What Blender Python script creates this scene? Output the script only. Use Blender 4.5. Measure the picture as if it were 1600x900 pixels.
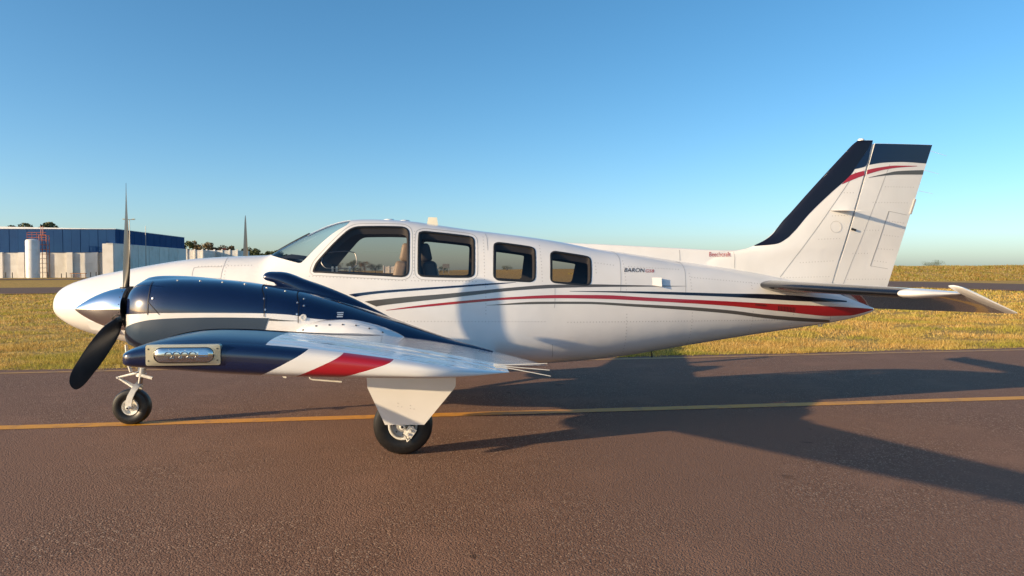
import bpy, bmesh, math, random
import numpy as np
from mathutils import Vector, Matrix
from mathutils.geometry import delaunay_2d_cdt

for o in list(bpy.data.objects): bpy.data.objects.remove(o)
scene = bpy.context.scene
COL = scene.collection

# ------------------------------------------------------------------ camera
cam_d = bpy.data.cameras.new('camera'); cam = bpy.data.objects.new('camera', cam_d); COL.objects.link(cam)
cam_d.sensor_width = 36; cam_d.lens = 36*1137.0/1600; cam_d.clip_start = .05; cam_d.clip_end = 9000
_r = Vector((.9960433, -.0888393, -.0022993)); _u = Vector((.0044836, .0243957, .9996923)); _b = Vector((-.0887559, -.9957472, .0246975))
cam.matrix_world = Matrix(((_r.x,_u.x,_b.x,3.8342),(_r.y,_u.y,_b.y,-7.5407),(_r.z,_u.z,_b.z,1.5285),(0,0,0,1)))
scene.camera = cam

# ------------------------------------------------------------------ sky, sun, exposure
SUN_AZ, SUN_EL = math.radians(20.3), math.radians(14.2)     # light travels along (cos az, sin az), downwards
world = bpy.data.worlds.new('World'); scene.world = world; world.use_nodes = True
wn = world.node_tree.nodes; wl = world.node_tree.links; bg = wn['Background']
sky = wn.new('ShaderNodeTexSky'); sky.sky_type = 'NISHITA'; sky.sun_disc = False
sky.sun_elevation = SUN_EL; sky.sun_rotation = math.atan2(-math.cos(SUN_AZ), -math.sin(SUN_AZ))
sky.altitude = 600; sky.air_density = .82; sky.dust_density = 1.7; sky.ozone_density = 2.4
hs = wn.new('ShaderNodeHueSaturation'); hs.inputs['Saturation'].default_value = 1.2; hs.inputs['Hue'].default_value = .490
wl.new(sky.outputs[0], hs.inputs['Color']); wl.new(hs.outputs[0], bg.inputs[0]); bg.inputs[1].default_value = .138
sun_d = bpy.data.lights.new('sun', 'SUN'); sun = bpy.data.objects.new('sun', sun_d); COL.objects.link(sun)
sun_d.energy = 5.0; sun_d.angle = math.radians(.55); sun_d.color = (1.0, .74, .44)
_d = Vector((math.cos(SUN_AZ)*math.cos(SUN_EL), math.sin(SUN_AZ)*math.cos(SUN_EL), -math.sin(SUN_EL)))
sun.rotation_euler = _d.to_track_quat('-Z', 'Y').to_euler(); sun.location = (-20, -10, 12)
scene.view_settings.view_transform = 'Standard'; scene.view_settings.look = 'None'
scene.view_settings.gamma = 1; scene.view_settings.exposure = 0.62; scene.view_settings.use_curve_mapping = False
scene.render.engine = 'CYCLES'; scene.cycles.max_bounces = 8; scene.cycles.transparent_max_bounces = 16

# ------------------------------------------------------------------ materials
def mat(name, col, rough=.5, metal=0., coat=0., spec=.5, bump=None, vary=None, emit=None):
    """principled material; bump=(scale,strength,dist); vary=(colour2, scale, detail, lo, hi)"""
    m = bpy.data.materials.new(name); m.use_nodes = True; n = m.node_tree.nodes; l = m.node_tree.links; b = n['Principled BSDF']
    b.inputs['Base Color'].default_value = (*col, 1); b.inputs['Roughness'].default_value = rough
    b.inputs['Metallic'].default_value = metal; b.inputs['Coat Weight'].default_value = coat
    b.inputs['Coat Roughness'].default_value = .04; b.inputs['Specular IOR Level'].default_value = spec
    tc = n.new('ShaderNodeNewGeometry')
    if vary:
        t = n.new('ShaderNodeTexNoise'); t.inputs['Scale'].default_value = vary[1]; t.inputs['Detail'].default_value = vary[2]
        l.new(tc.outputs['Position'], t.inputs['Vector'])
        r = n.new('ShaderNodeMapRange'); r.inputs[1].default_value = vary[3]; r.inputs[2].default_value = vary[4]
        l.new(t.outputs['Fac'], r.inputs[0])
        x = n.new('ShaderNodeMix'); x.data_type = 'RGBA'; x.inputs[6].default_value = (*col, 1); x.inputs[7].default_value = (*vary[0], 1)
        l.new(r.outputs[0], x.inputs[0]); l.new(x.outputs[2], b.inputs['Base Color'])
    if bump:
        t2 = n.new('ShaderNodeTexNoise'); t2.inputs['Scale'].default_value = bump[0]; t2.inputs['Detail'].default_value = 3
        l.new(tc.outputs['Position'], t2.inputs['Vector'])
        bp = n.new('ShaderNodeBump'); bp.inputs['Strength'].default_value = bump[1]; bp.inputs['Distance'].default_value = bump[2]
        l.new(t2.outputs['Fac'], bp.inputs['Height']); l.new(bp.outputs[0], b.inputs['Normal'])
        if coat: l.new(bp.outputs[0], b.inputs['Coat Normal'])
    return m

def glass_mat(name, tint, refl=1.0):
    m = bpy.data.materials.new(name); m.use_nodes = True; n = m.node_tree.nodes; l = m.node_tree.links
    out = n['Material Output']; n.remove(n['Principled BSDF'])
    tr = n.new('ShaderNodeBsdfTransparent'); tr.inputs[0].default_value = (*tint, 1)
    gl = n.new('ShaderNodeBsdfGlossy'); gl.inputs['Roughness'].default_value = .02
    g = n.new('ShaderNodeNewGeometry'); dt = n.new('ShaderNodeVectorMath'); dt.operation = 'DOT_PRODUCT'
    l.new(g.outputs['Normal'], dt.inputs[0]); l.new(g.outputs['Incoming'], dt.inputs[1])
    def mth(op, a, b_=None, c=None):
        q = n.new('ShaderNodeMath'); q.operation = op; l.new(a, q.inputs[0])
        if b_ is not None: q.inputs[1].default_value = b_
        if c is not None: q.inputs[2].default_value = c
        return q.outputs[0]
    # Schlick reflectance, the same from both faces of the thin pane
    inv = n.new('ShaderNodeMath'); inv.operation = 'SUBTRACT'; inv.inputs[0].default_value = 1; l.new(mth('ABSOLUTE', dt.outputs['Value']), inv.inputs[1])
    fz = mth('MULTIPLY_ADD', mth('POWER', inv.outputs[0], 5.), .93*refl, .07*refl)
    mx = n.new('ShaderNodeMixShader'); l.new(fz, mx.inputs[0])
    l.new(tr.outputs[0], mx.inputs[1]); l.new(gl.outputs[0], mx.inputs[2]); l.new(mx.outputs[0], out.inputs[0])
    return m

M = {}
M['white'] = mat('white_paint', (.78,.775,.765), .28, coat=.6, bump=(2.2,.34,.02), vary=((.72,.715,.70),2.4,6,.38,.7))
def wing_paint():
    m = mat('wing_white_paint', (.80,.79,.78), .22, coat=1.0, vary=((.74,.74,.73),7,4,.35,.7)); n = m.node_tree.nodes; l = m.node_tree.links; p = n['Principled BSDF']
    g = n.new('ShaderNodeNewGeometry'); mp = n.new('ShaderNodeMapping'); mp.inputs['Scale'].default_value = (1.1, 9, 2); l.new(g.outputs['Position'], mp.inputs[0])
    t = n.new('ShaderNodeTexNoise'); t.inputs['Scale'].default_value = 1.6; t.inputs['Detail'].default_value = 5; l.new(mp.outputs[0], t.inputs['Vector'])
    b = n.new('ShaderNodeBump'); b.inputs['Strength'].default_value = .8; b.inputs['Distance'].default_value = .016; l.new(t.outputs['Fac'], b.inputs['Height'])
    l.new(b.outputs[0], p.inputs['Normal']); l.new(b.outputs[0], p.inputs['Coat Normal']); return m
M['wing_white'] = wing_paint()
M['navy'] = mat('navy_paint', (.0025,.009,.046), .22, coat=1.0, bump=(3,.06,.01))
M['navy_tip'] = mat('navy_tip_paint', (.0025,.009,.046), .34, coat=.25)
M['navy_fin'] = mat('navy_fin_paint', (.003,.011,.045), .3, coat=.4)
M['boot'] = mat('black_rubber_boot', (.003,.004,.013), .4, coat=.1)
M['tail_boot'] = mat('black_stabiliser_boot', (.006,.006,.008), .25, coat=.4)
M['red'] = mat('red_paint', (.36,.008,.016), .28, coat=.8)
M['grey'] = mat('grey_stripe_paint', (.085,.082,.078), .3, coat=.5)
M['black'] = mat('black_stripe_paint', (.006,.008,.018), .28, coat=.6)
M['slate'] = mat('slate_stripe_paint', (.026,.050,.088), .42, coat=.3)
M['seam'] = mat('dark_seam', (.36,.36,.36), .6)
M['navy_seam'] = mat('navy_seam', (.002,.004,.012), .6)
M['rivet'] = mat('painted_rivet', (.52,.51,.50), .3, coat=.3)
M['screw'] = mat('bright_screw', (.75,.75,.75), .25, metal=.8)
M['dark_screw'] = mat('dark_screw', (.05,.05,.05), .4)
M['chrome'] = mat('polished_spinner', (.86,.86,.87), .07, metal=1.0, bump=(14,.02,.004))
M['blade'] = mat('black_blade_paint', (.008,.008,.009), .38, vary=((.020,.020,.022),9,5,.4,.75))
M['blade_grey'] = mat('worn_blade_edge', (.22,.22,.21), .38, metal=.5)
M['plate'] = mat('black_backplate', (.01,.01,.011), .5)
M['seal'] = mat('black_window_seal', (.012,.013,.015), .5)
M['lining'] = mat('dark_cabin_lining', (.045,.043,.042), .7)
M['dash'] = mat('black_glareshield', (.010,.010,.011), .7)
M['leather'] = mat('beige_leather', (.34,.27,.20), .5)
M['dark_leather'] = mat('charcoal_leather', (.05,.05,.055), .5)
M['glass'] = glass_mat('tinted_window_glass', (.76,.73,.71), .8)
M['ws_glass'] = glass_mat('windshield_glass', (.90,.93,.95), .8)
M['lens'] = glass_mat('clear_lens', (.93,.94,.95), 1.0)
M['reflector'] = mat('chrome_reflector', (.80,.79,.76), .10, metal=1)
M['bezel'] = mat('cream_light_bezel', (.50,.47,.36), .35, metal=.55)
M['gear'] = mat('white_gear_paint', (.74,.73,.68), .35, coat=.3, vary=((.58,.56,.50),20,4,.45,.75))
M['metal'] = mat('bare_steel', (.42,.42,.42), .3, metal=1)
M['tyre'] = mat('tyre_rubber', (.006,.006,.0065), .45, vary=((.014,.013,.012),30,4,.5,.8))
M['silver'] = mat('grey_alloy', (.38,.39,.40), .4, metal=.4)
M['elev'] = mat('elevator_shaded_gloss', (.26,.25,.24), .2, coat=1.0, bump=(3,.1,.01))  # white elevator darkened: asphalt reflection and shade put into the base colour
M['gap'] = mat('hinge_gap_shade', (.42,.45,.48), .5)

# ------------------------------------------------------------------ mesh helpers
def link(o, parent=None):
    COL.objects.link(o)
    if parent is not None: o.parent = parent
    return o
def tag(o, label=None, cat=None, group=None, kind=None):
    if label: o['label'] = label
    if cat: o['category'] = cat
    if group: o['group'] = group
    if kind: o['kind'] = kind
    return o
def empty(name, loc=(0,0,0)):
    o = bpy.data.objects.new(name, None); o.location = loc; o.empty_display_size = .3; COL.objects.link(o); return o
def mobj(name, v, f, m, parent=None, smooth=True, idx=None, sharp=None, origin=None):
    me = bpy.data.meshes.new(name)
    v = np.asarray(v, float)
    if origin is not None: v = v - np.asarray(origin)
    me.from_pydata([tuple(p) for p in v], [], [tuple(int(i) for i in q) for q in f])
    for k in (m if isinstance(m, (list, tuple)) else [m]): me.materials.append(k)
    if idx is not None: me.polygons.foreach_set('material_index', np.asarray(idx, np.int32))
    if smooth: me.polygons.foreach_set('use_smooth', [True]*len(me.polygons))
    bm = bmesh.new(); bm.from_mesh(me); bmesh.ops.remove_doubles(bm, verts=bm.verts, dist=1e-5)
    bmesh.ops.recalc_face_normals(bm, faces=bm.faces); bm.to_mesh(me); bm.free()
    if sharp is not None and smooth: me.set_sharp_from_angle(angle=math.radians(sharp))
    o = bpy.data.objects.new(name, me)
    if origin is not None: o.location = origin
    return link(o, parent)
class MB:
    """collects simple shapes into one mesh"""
    def __init__(s): s.v = []; s.f = []
    def add(s, v, f):
        n = len(s.v); s.v += [tuple(p) for p in v]; s.f += [tuple(i + n for i in q) for q in f]; return s
    def box(s, c, d, R=None):
        v = [Vector((x*d[0]/2, y*d[1]/2, z*d[2]/2)) for x in (-1,1) for y in (-1,1) for z in (-1,1)]
        if R is not None: v = [R @ p for p in v]
        return s.add([p + Vector(c) for p in v], [(0,1,3,2),(4,6,7,5),(0,4,5,1),(2,3,7,6),(0,2,6,4),(1,5,7,3)])
    def tube(s, pts, rad, n=8, cap=True):
        pts = [Vector(p) for p in pts]; rad = rad if isinstance(rad, (list, tuple)) else [rad]*len(pts)
        v = []; f = []
        for i, p in enumerate(pts):
            t = (pts[min(i+1, len(pts)-1)] - pts[max(i-1, 0)]).normalized()
            a = t.orthogonal().normalized() if i == 0 else (a - t*a.dot(t)).normalized()
            b = t.cross(a)
            for k in range(n):
                w = 2*math.pi*k/n; v.append(p + (a*math.cos(w) + b*math.sin(w))*rad[i])
        for i in range(len(pts)-1):
            for k in range(n): f.append((i*n+k, i*n+(k+1)%n, (i+1)*n+(k+1)%n, (i+1)*n+k))
        if cap: f += [tuple(range(n))[::-1], tuple(range((len(pts)-1)*n, len(pts)*n))]
        return s.add(v, f)
    def lathe(s, prof, c, axis, n=32, cap=False):
        """prof: (along axis, radius)"""
        ax = Vector(axis).normalized(); a = ax.orthogonal().normalized(); b = ax.cross(a); c = Vector(c)
        v = [c + ax*h + (a*math.cos(2*math.pi*k/n) + b*math.sin(2*math.pi*k/n))*max(r, 1e-4) for h, r in prof for k in range(n)]
        f = [(i*n+k, i*n+(k+1)%n, (i+1)*n+(k+1)%n, (i+1)*n+k) for i in range(len(prof)-1) for k in range(n)]
        return s.add(v, f)
    def prism(s, poly, y0, y1):
        """polygon in XZ extruded between two Y"""
        n = len(poly); v = [(x, y0, z) for x, z in poly] + [(x, y1, z) for x, z in poly]
        return s.add(v, [tuple(range(n)), tuple(range(2*n-1, n-1, -1))] + [(k, (k+1) % n, n+(k+1) % n, n+k) for k in range(n)])
    def build(s, name, m, parent=None, smooth=True, sharp=35, origin=None):
        return mobj(name, s.v, s.f, m, parent, smooth, sharp=sharp, origin=origin)
def grid_faces(nr, nc, wrap=False):
    return [(r*nc+c, r*nc+(c+1) % nc, (r+1)*nc+(c+1) % nc, (r+1)*nc+c) for r in range(nr-1) for c in range(nc if wrap else nc-1)]
def mirror(o, parent):
    """mirror image of a part across the aeroplane's centre plane"""
    me = o.data.copy(); co = np.empty(len(me.vertices)*3); me.vertices.foreach_get('co', co); co = co.reshape(-1, 3)
    loc = o.location.copy(); co[:, 1] *= -1; me.vertices.foreach_set('co', co.ravel()); me.flip_normals()
    c = bpy.data.objects.new(o.name.split('.')[0], me); c.location = (loc.x, -loc.y, loc.z); link(c, parent)
    for k in o.keys():
        if k in ('label', 'kind'): c[k] = o[k]
    for ch in list(o.children): mirror(ch, c)
    return c
def inside(p, poly):
    x, y = p; r = False; n = len(poly)
    for i in range(n):
        x1, y1 = poly[i]; x2, y2 = poly[(i+1) % n]
        if (y1 > y) != (y2 > y) and x < (x2-x1)*(y-y1)/(y2-y1) + x1: r = not r
    return r
def loop_smooth(pts, n=64):
    """closed Catmull-Rom through the points, resampled"""
    p = np.array(pts, float); k = len(p); out = []
    per = max(2, n//k)
    for i in range(k):
        a, b, c, d = p[i-1], p[i], p[(i+1) % k], p[(i+2) % k]
        for j in range(per):
            t = j/per
            # centripetal-like damping: linear blend keeps straight runs straight
            cr = .5*((2*b) + (c-a)*t + (2*a-5*b+4*c-d)*t*t + (3*b-a-3*c+d)*t**3)
            out.append(.35*(b+(c-b)*t) + .65*cr)
    return np.array(out)
def shrink(loop, d):
    """move a closed (x,z) loop inward by d (negative = outward)"""
    p = np.array(loop); t = np.roll(p, -1, 0) - np.roll(p, 1, 0); t /= np.linalg.norm(t, axis=1, keepdims=True) + 1e-9
    n = np.stack([-t[:, 1], t[:, 0]], 1); c = p.mean(0)
    if ((c - p)*n).sum() < 0: n = -n
    return p + n*d

# ------------------------------------------------------------------ analytic surfaces
class Pchip:
    """monotone cubic interpolation"""
    def __init__(s, pts):
        p = np.array(pts, float); s.x = x = p[:, 0]; s.y = y = p[:, 1]
        h = np.diff(x); d = np.diff(y) / h; m = np.zeros(len(x))
        for i in range(1, len(x) - 1):
            if d[i-1] * d[i] > 0:
                w1 = 2*h[i] + h[i-1]; w2 = h[i] + 2*h[i-1]
                m[i] = (w1 + w2) / (w1/d[i-1] + w2/d[i])
        m[0] = d[0]; m[-1] = d[-1]; s.m = m
    def __call__(s, q):
        q = np.clip(np.asarray(q, float), s.x[0], s.x[-1])
        i = np.clip(np.searchsorted(s.x, q) - 1, 0, len(s.x) - 2)
        h = s.x[i+1] - s.x[i]; t = (q - s.x[i]) / h
        return ((2*t**3 - 3*t**2 + 1)*s.y[i] + (t**3 - 2*t**2 + t)*h*s.m[i]
                + (-2*t**3 + 3*t**2)*s.y[i+1] + (t**3 - t**2)*h*s.m[i+1])

class Loft:
    """body lofted along X from super-elliptic sections; phi 0 = +Y side, pi/2 = top, pi = -Y side"""
    def __init__(s, zt, zb, w, zc, nu, nl, yc=0.0, inset=0.0):
        s.f = [Pchip(a) for a in (zt, zb, w, zc, nu, nl)]; s.yc = yc; s.inset = inset
    def sec(s, x):
        zt, zb, w, zc, nu, nl = [g(x) for g in s.f]
        return zt - s.inset, zb + s.inset, w - s.inset, zc, nu, nl
    def pt(s, x, phi):
        x, phi = np.broadcast_arrays(np.asarray(x, float), np.asarray(phi, float))
        zt, zb, w, zc, nu, nl = s.sec(x)
        c, sn = np.cos(phi), np.sin(phi); n = np.where(sn >= 0, nu, nl)
        y = s.yc + w*np.sign(c)*np.abs(c)**(2/n)
        z = np.where(sn >= 0, zc + (zt - zc)*np.abs(sn)**(2/n), zc - (zc - zb)*np.abs(sn)**(2/n))
        return np.stack([x, y, z], -1)
    def phi(s, x, z, side=-1):
        zt, zb, w, zc, nu, nl = s.sec(x)
        x, z = np.broadcast_arrays(np.asarray(x, float), np.asarray(z, float))
        up = np.clip((z - zc)/(zt - zc), 0, 1)**(nu/2); lo = np.clip((zc - z)/(zc - zb), 0, 1)**(nl/2)
        a = np.where(z >= zc, np.arcsin(up), -np.arcsin(lo))
        return math.pi - a if side < 0 else a
    def norm(s, x, phi, e=1e-3):
        a = s.pt(x + e, phi) - s.pt(x - e, phi); b = s.pt(x, phi + e) - s.pt(x, phi - e)
        n = np.cross(a, b); n /= np.linalg.norm(n, axis=-1, keepdims=True) + 1e-12
        return -n
    def surf(s, x, z, side=-1, off=0.0):
        x = np.asarray(x, float); ph = s.phi(x, z, side)
        n = s.norm(x, ph); p = s.pt(x, ph)
        sg = np.where(((p - np.stack([x, np.full_like(p[..., 1], s.yc), p[..., 2]], -1))*n).sum(-1, keepdims=True) < 0, -1, 1)
        return p + n*sg*off

FT = [(0,1.19),(.004,1.235),(.012,1.27),(.03,1.315),(.065,1.355),(.13,1.395),(.28,1.450),(.45,1.495),(.66,1.538),(.97,1.596),(1.17,1.628),(1.36,1.650),(1.65,1.669),(1.95,1.680),(2.05,1.683),(2.09,1.694),(2.14,1.725),(2.42,1.880),(2.65,1.985),(2.78,2.024),(2.90,2.041),(3.05,2.046),(3.22,2.043),(3.45,2.029),(3.75,1.988),(4.04,1.947),(4.37,1.907),(4.69,1.867),(4.95,1.828),(5.35,1.755),(5.86,1.682),(6.3,1.614),(6.84,1.541),(7.4,1.440),(8.0,1.28),(8.3,1.19),(8.44,1.13),(8.462,1.09)]
FB = [(0,1.18),(.004,1.135),(.012,1.11),(.03,1.086),(.065,1.055),(.13,1.010),(.195,.974),(.334,.920),(.618,.845),(1.0,.75),(1.5,.66),(2.2,.60),(3.0,.56),(3.8,.545),(4.5,.553),(5.18,.585),(5.52,.614),(6.28,.718),(7.0,.820),(7.85,.935),(8.1,.975),(8.3,1.02),(8.44,1.068),(8.462,1.085)]
FW = [(0,.004),(.004,.05),(.012,.088),(.03,.13),(.065,.172),(.13,.220),(.3,.30),(.65,.395),(1.0,.46),(1.5,.53),(2.1,.595),(2.8,.630),(3.5,.640),(4.3,.625),(5.0,.565),(5.5,.505),(6.3,.390),(7.0,.285),(7.6,.195),(8.0,.135),(8.3,.08),(8.44,.035),(8.462,.004)]
FC = [(0,1.185),(1,1.13),(2,1.12),(3.5,1.12),(5,1.12),(6.5,1.15),(7.6,1.16),(8.462,1.0875)]
FNU = [(0,2.0),(1,2.15),(2,2.35),(3.5,2.45),(5,2.4),(6.5,2.2),(8.462,2.0)]
FNL = [(0,2.0),(1,2.3),(2,2.8),(3.5,3.0),(5,2.8),(6.5,2.4),(8.462,2.0)]
FUS = Loft(FT, FB, FW, FC, FNU, FNL)
LIN = Loft(FT, FB, FW, FC, FNU, FNL, inset=.055)
NY = -1.67
NT = [(1.440,1.340),(1.450,1.385),(1.475,1.425),(1.53,1.452),(1.62,1.466),(1.8,1.472),(2.07,1.462),(2.4,1.425),(2.73,1.365),(3.05,1.27),(3.33,1.170),(3.84,.985),(4.1,.905),(4.2,.875)]
NB = [(1.440,1.08),(1.450,1.03),(1.475,.99),(1.53,.945),(1.62,.91),(1.8,.87),(2.07,.83),(2.6,.78),(3.33,.74),(3.84,.74),(4.2,.83)]
NW = [(1.440,.19),(1.450,.225),(1.475,.27),(1.53,.325),(1.62,.372),(1.8,.405),(2.07,.42),(2.6,.42),(3.05,.37),(3.33,.31),(3.84,.15),(4.1,.06),(4.2,.02)]
NC = [(1.44,1.22),(2.07,1.17),(2.73,1.10),(3.33,.95),(3.84,.87),(4.2,.85)]
NN = [(1.44,2.4),(1.8,2.9),(2.7,2.8),(3.4,2.3),(4.2,2.0)]
NAC = Loft(NT, NB, NW, NC, NN, NN, yc=NY)
def chin(P):
    """lower front of the cowl pushed forward into a chin"""
    P = np.array(P, float); x, z = P[..., 0], P[..., 2]
    P[..., 0] = x - .085*np.clip((1.14 - z)/.16, 0, 1)**1.3*np.clip(1 - (x - 1.44)/.42, 0, 1)**1.5
    return P

# wing: straight taper from centre line to tip
def wing_sec(y):
    """leading edge X, chord, LE height, incidence drop, thickness ratio at span |y|"""
    t = np.clip((y - 1.5)/(5.45 - 1.5), -1, 1.2)
    le = 2.66 + (3.030 - 2.66)*t; te = 4.66 + (4.0 - 4.66)*t
    zl = .862 + (1.313 - .862)*t
    return le, te - le, zl, .135 - .075*t, .150 - .050*t
def foil(u, th):
    """upper and lower ordinates, fraction of chord"""
    yt = 5*th*(.2969*np.sqrt(u) - .1260*u - .3516*u**2 + .2843*u**3 - .1036*u**4)
    cam = .018*np.where(u < .2, (2*.2*u - u*u)/.04, ((1 - .4) + .4*u - u*u)/.64)
    return cam + yt, cam - yt
# --- end of analytic surfaces

# ------------------------------------------------------------------ ground, taxiways
def ground_h(x, y):
    sm = lambda t: np.clip(t, 0, 1)**2*(3 - 2*np.clip(t, 0, 1))
    h = 1.95*sm((y - 86)/34)*sm((x - 18)/34)
    return h + .10*np.sin(x*.11 + 1)*np.sin(y*.07)*sm((y-95)/40) + .06*np.sin(x*.43)*sm((y-95)/30)*sm((x-18)/34)
def soil_material():
    m = bpy.data.materials.new('dry_grass_ground'); m.use_nodes = True; n = m.node_tree.nodes; l = m.node_tree.links; b = n['Principled BSDF']
    g = n.new('ShaderNodeNewGeometry'); b.inputs['Roughness'].default_value = .95; b.inputs['Specular IOR Level'].default_value = .1
    def noise(s, d, lo, hi):
        t = n.new('ShaderNodeTexNoise'); t.inputs['Scale'].default_value = s; t.inputs['Detail'].default_value = d
        l.new(g.outputs['Position'], t.inputs['Vector']); r = n.new('ShaderNodeMapRange'); r.inputs[1].default_value = lo; r.inputs[2].default_value = hi
        l.new(t.outputs['Fac'], r.inputs[0]); return r.outputs[0]
    def mix(f, a, c):
        x = n.new('ShaderNodeMix'); x.data_type = 'RGBA'
        l.new(f, x.inputs[0])
        for s, q in ((6, a), (7, c)):
            if isinstance(q, tuple): x.inputs[s].default_value = (*q, 1)
            else: l.new(q, x.inputs[s])
        return x.outputs[2]
    c = mix(noise(.35, 5, .38, .64), (.50,.31,.095), (.36,.27,.065))
    c = mix(noise(2.2, 6, .40, .66), c, (.56,.38,.13))
    c = mix(noise(9, 6, .47, .70), c, (.16,.105,.045))
    l.new(c, b.inputs['Base Color'])
    t = n.new('ShaderNodeTexNoise'); t.inputs['Scale'].default_value = 14; t.inputs['Detail'].default_value = 8; l.new(g.outputs['Position'], t.inputs['Vector'])
    bp = n.new('ShaderNodeBump'); bp.inputs['Strength'].default_value = .9; bp.inputs['Distance'].default_value = .10
    l.new(t.outputs['Fac'], bp.inputs['Height']); l.new(bp.outputs[0], b.inputs['Normal'])
    return m
def asphalt_material(name, base, dark, light, rough=.86):
    m = bpy.data.materials.new(name); m.use_nodes = True; n = m.node_tree.nodes; l = m.node_tree.links; b = n['Principled BSDF']
    g = n.new('ShaderNodeNewGeometry'); b.inputs['Roughness'].default_value = rough; b.inputs['Specular IOR Level'].default_value = .15
    v = n.new('ShaderNodeTexVoronoi'); v.inputs['Scale'].default_value = 105; l.new(g.outputs['Position'], v.inputs['Vector'])
    v2 = n.new('ShaderNodeTexVoronoi'); v2.inputs['Scale'].default_value = 60; l.new(g.outputs['Position'], v2.inputs['Vector'])
    def noise(s, d, lo, hi):
        t = n.new('ShaderNodeTexNoise'); t.inputs['Scale'].default_value = s; t.inputs['Detail'].default_value = d
        l.new(g.outputs['Position'], t.inputs['Vector']); r = n.new('ShaderNodeMapRange'); r.inputs[1].default_value = lo; r.inputs[2].default_value = hi
        l.new(t.outputs['Fac'], r.inputs[0]); return r.outputs[0]
    def mix(f, a, c):
        x = n.new('ShaderNodeMix'); x.data_type = 'RGBA'; l.new(f, x.inputs[0])
        for s, q in ((6, a), (7, c)):
            if isinstance(q, tuple): x.inputs[s].default_value = (*q, 1)
            else: l.new(q, x.inputs[s])
        return x.outputs[2]
    sep = n.new('ShaderNodeSeparateColor'); l.new(v.outputs['Color'], sep.inputs[0])
    r = n.new('ShaderNodeMapRange'); r.inputs[1].default_value = .0; r.inputs[2].default_value = 1.; l.new(sep.outputs[0], r.inputs[0])
    c = mix(r.outputs[0], dark, base)
    r2 = n.new('ShaderNodeMapRange'); r2.inputs[1].default_value = .90; r2.inputs[2].default_value = .93; l.new(sep.outputs[1], r2.inputs[0])
    c = mix(r2.outputs[0], c, light)
    c = mix(noise(.5, 6, .40, .72), c, tuple(k*.90 for k in base))
    c = mix(noise(1.7, 5, .52, .78), c, tuple(k*1.06 for k in base))
    c = mix(noise(.23, 3, .56, .68), c, tuple(k*.86 for k in base))
    c = mix(noise(3.1, 2, .735, .76), c, tuple(k*.45 for k in base))
    mp = n.new('ShaderNodeMapping'); mp.inputs['Scale'].default_value = (.05, 1.6, 1); l.new(g.outputs['Position'], mp.inputs[0])
    ts = n.new('ShaderNodeTexNoise'); ts.inputs['Scale'].default_value = 1.0; ts.inputs['Detail'].default_value = 4; l.new(mp.outputs[0], ts.inputs['Vector'])
    rs = n.new('ShaderNodeMapRange'); rs.inputs[1].default_value = .45; rs.inputs[2].default_value = .75; rs.inputs[4].default_value = .5; l.new(ts.outputs['Fac'], rs.inputs[0])
    c = mix(rs.outputs[0], c, tuple(k*.84 for k in base))
    l.new(c, b.inputs['Base Color'])
    ad = n.new('ShaderNodeMath'); ad.operation = 'MULTIPLY_ADD'; ad.inputs[1].default_value = .6
    l.new(v2.outputs['Distance'], ad.inputs[0]); l.new(v.outputs['Distance'], ad.inputs[2])
    bp = n.new('ShaderNodeBump'); bp.invert = True; bp.inputs['Strength'].default_value = .5; bp.inputs['Distance'].default_value = .007
    l.new(ad.outputs[0], bp.inputs['Height']); l.new(bp.outputs[0], b.inputs['Normal'])
    return m
def paint_material(name, col, wear):
    m = mat(name, col, .6, vary=(wear, 6, 8, .50, .72), bump=(60, .5, .004)); return m
M['soil'] = soil_material()
M['asphalt'] = asphalt_material('brown_asphalt', (.232,.138,.099), (.112,.065,.047), (.38,.28,.21))
M['asphalt_far'] = asphalt_material('far_asphalt', (.175,.118,.090), (.115,.078,.060), (.24,.18,.14))
M['yellow'] = paint_material('yellow_line_paint', (.66,.30,.014), (.42,.20,.04))
M['yellow_worn'] = paint_material('worn_yellow_line_paint', (.42,.22,.05), (.20,.13,.08))

def axis_pts(a, b, near, step, far):
    s = set(np.round(np.arange(near[0], near[1] + .01, step), 3)); s |= {a, b}
    for k in np.geomspace(1, far, 16): s |= {near[0] - k, near[1] + k}
    return np.array(sorted(x for x in s if a <= x <= b))
gx = axis_pts(-3500, 3500, (-140, 240), 5, 3400); gy = axis_pts(-300, 4200, (-20, 220), 5, 4000)
GX, GY = np.meshgrid(gx, gy); gv = np.stack([GX, GY, ground_h(GX, GY) - .03], -1).reshape(-1, 3)
tag(mobj('ground', gv, grid_faces(len(gy), len(gx)), M['soil']), kind='structure')

def line_y(x, p, q): return p[1] + (x - p[0])*(q[1] - p[1])/(q[0] - p[0])
EDGE = lambda x: 4.28 + .0745*(x + 3) if x < 15 else 4.28 + .0745*18 + .06*(x - 15)       # far edge of the asphalt
CENT = lambda x: -.035 + .0470*x                                                            # yellow centre line
def strip(name, f0, f1, xs, z, m, parent=None):
    v = []; 
    for x in xs: v += [(x, f0(x), z), (x, f1(x), z)]
    return mobj(name, v, [(2*i, 2*i+2, 2*i+3, 2*i+1) for i in range(len(xs)-1)], m, parent, smooth=False)
rng = np.random.default_rng(4)
xs = np.concatenate([np.arange(-60, -12, 4), np.arange(-12, 30, .12), np.arange(30, 90, 4)])
jag = {round(x, 3): .05*math.sin(x*1.7) + .04*math.sin(x*4.1+1) + .045*rng.standard_normal() for x in xs}
taxi = tag(strip('taxiway', lambda x: EDGE(x) - 19, lambda x: EDGE(x) + jag[round(x, 3)], xs, 0, M['asphalt']), kind='structure')
xs2 = np.arange(-60, 90, 1.5)
strip('centre_line', lambda x: CENT(x) - .095, lambda x: CENT(x) + .095, xs2, .004, M['yellow'], taxi)
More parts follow.
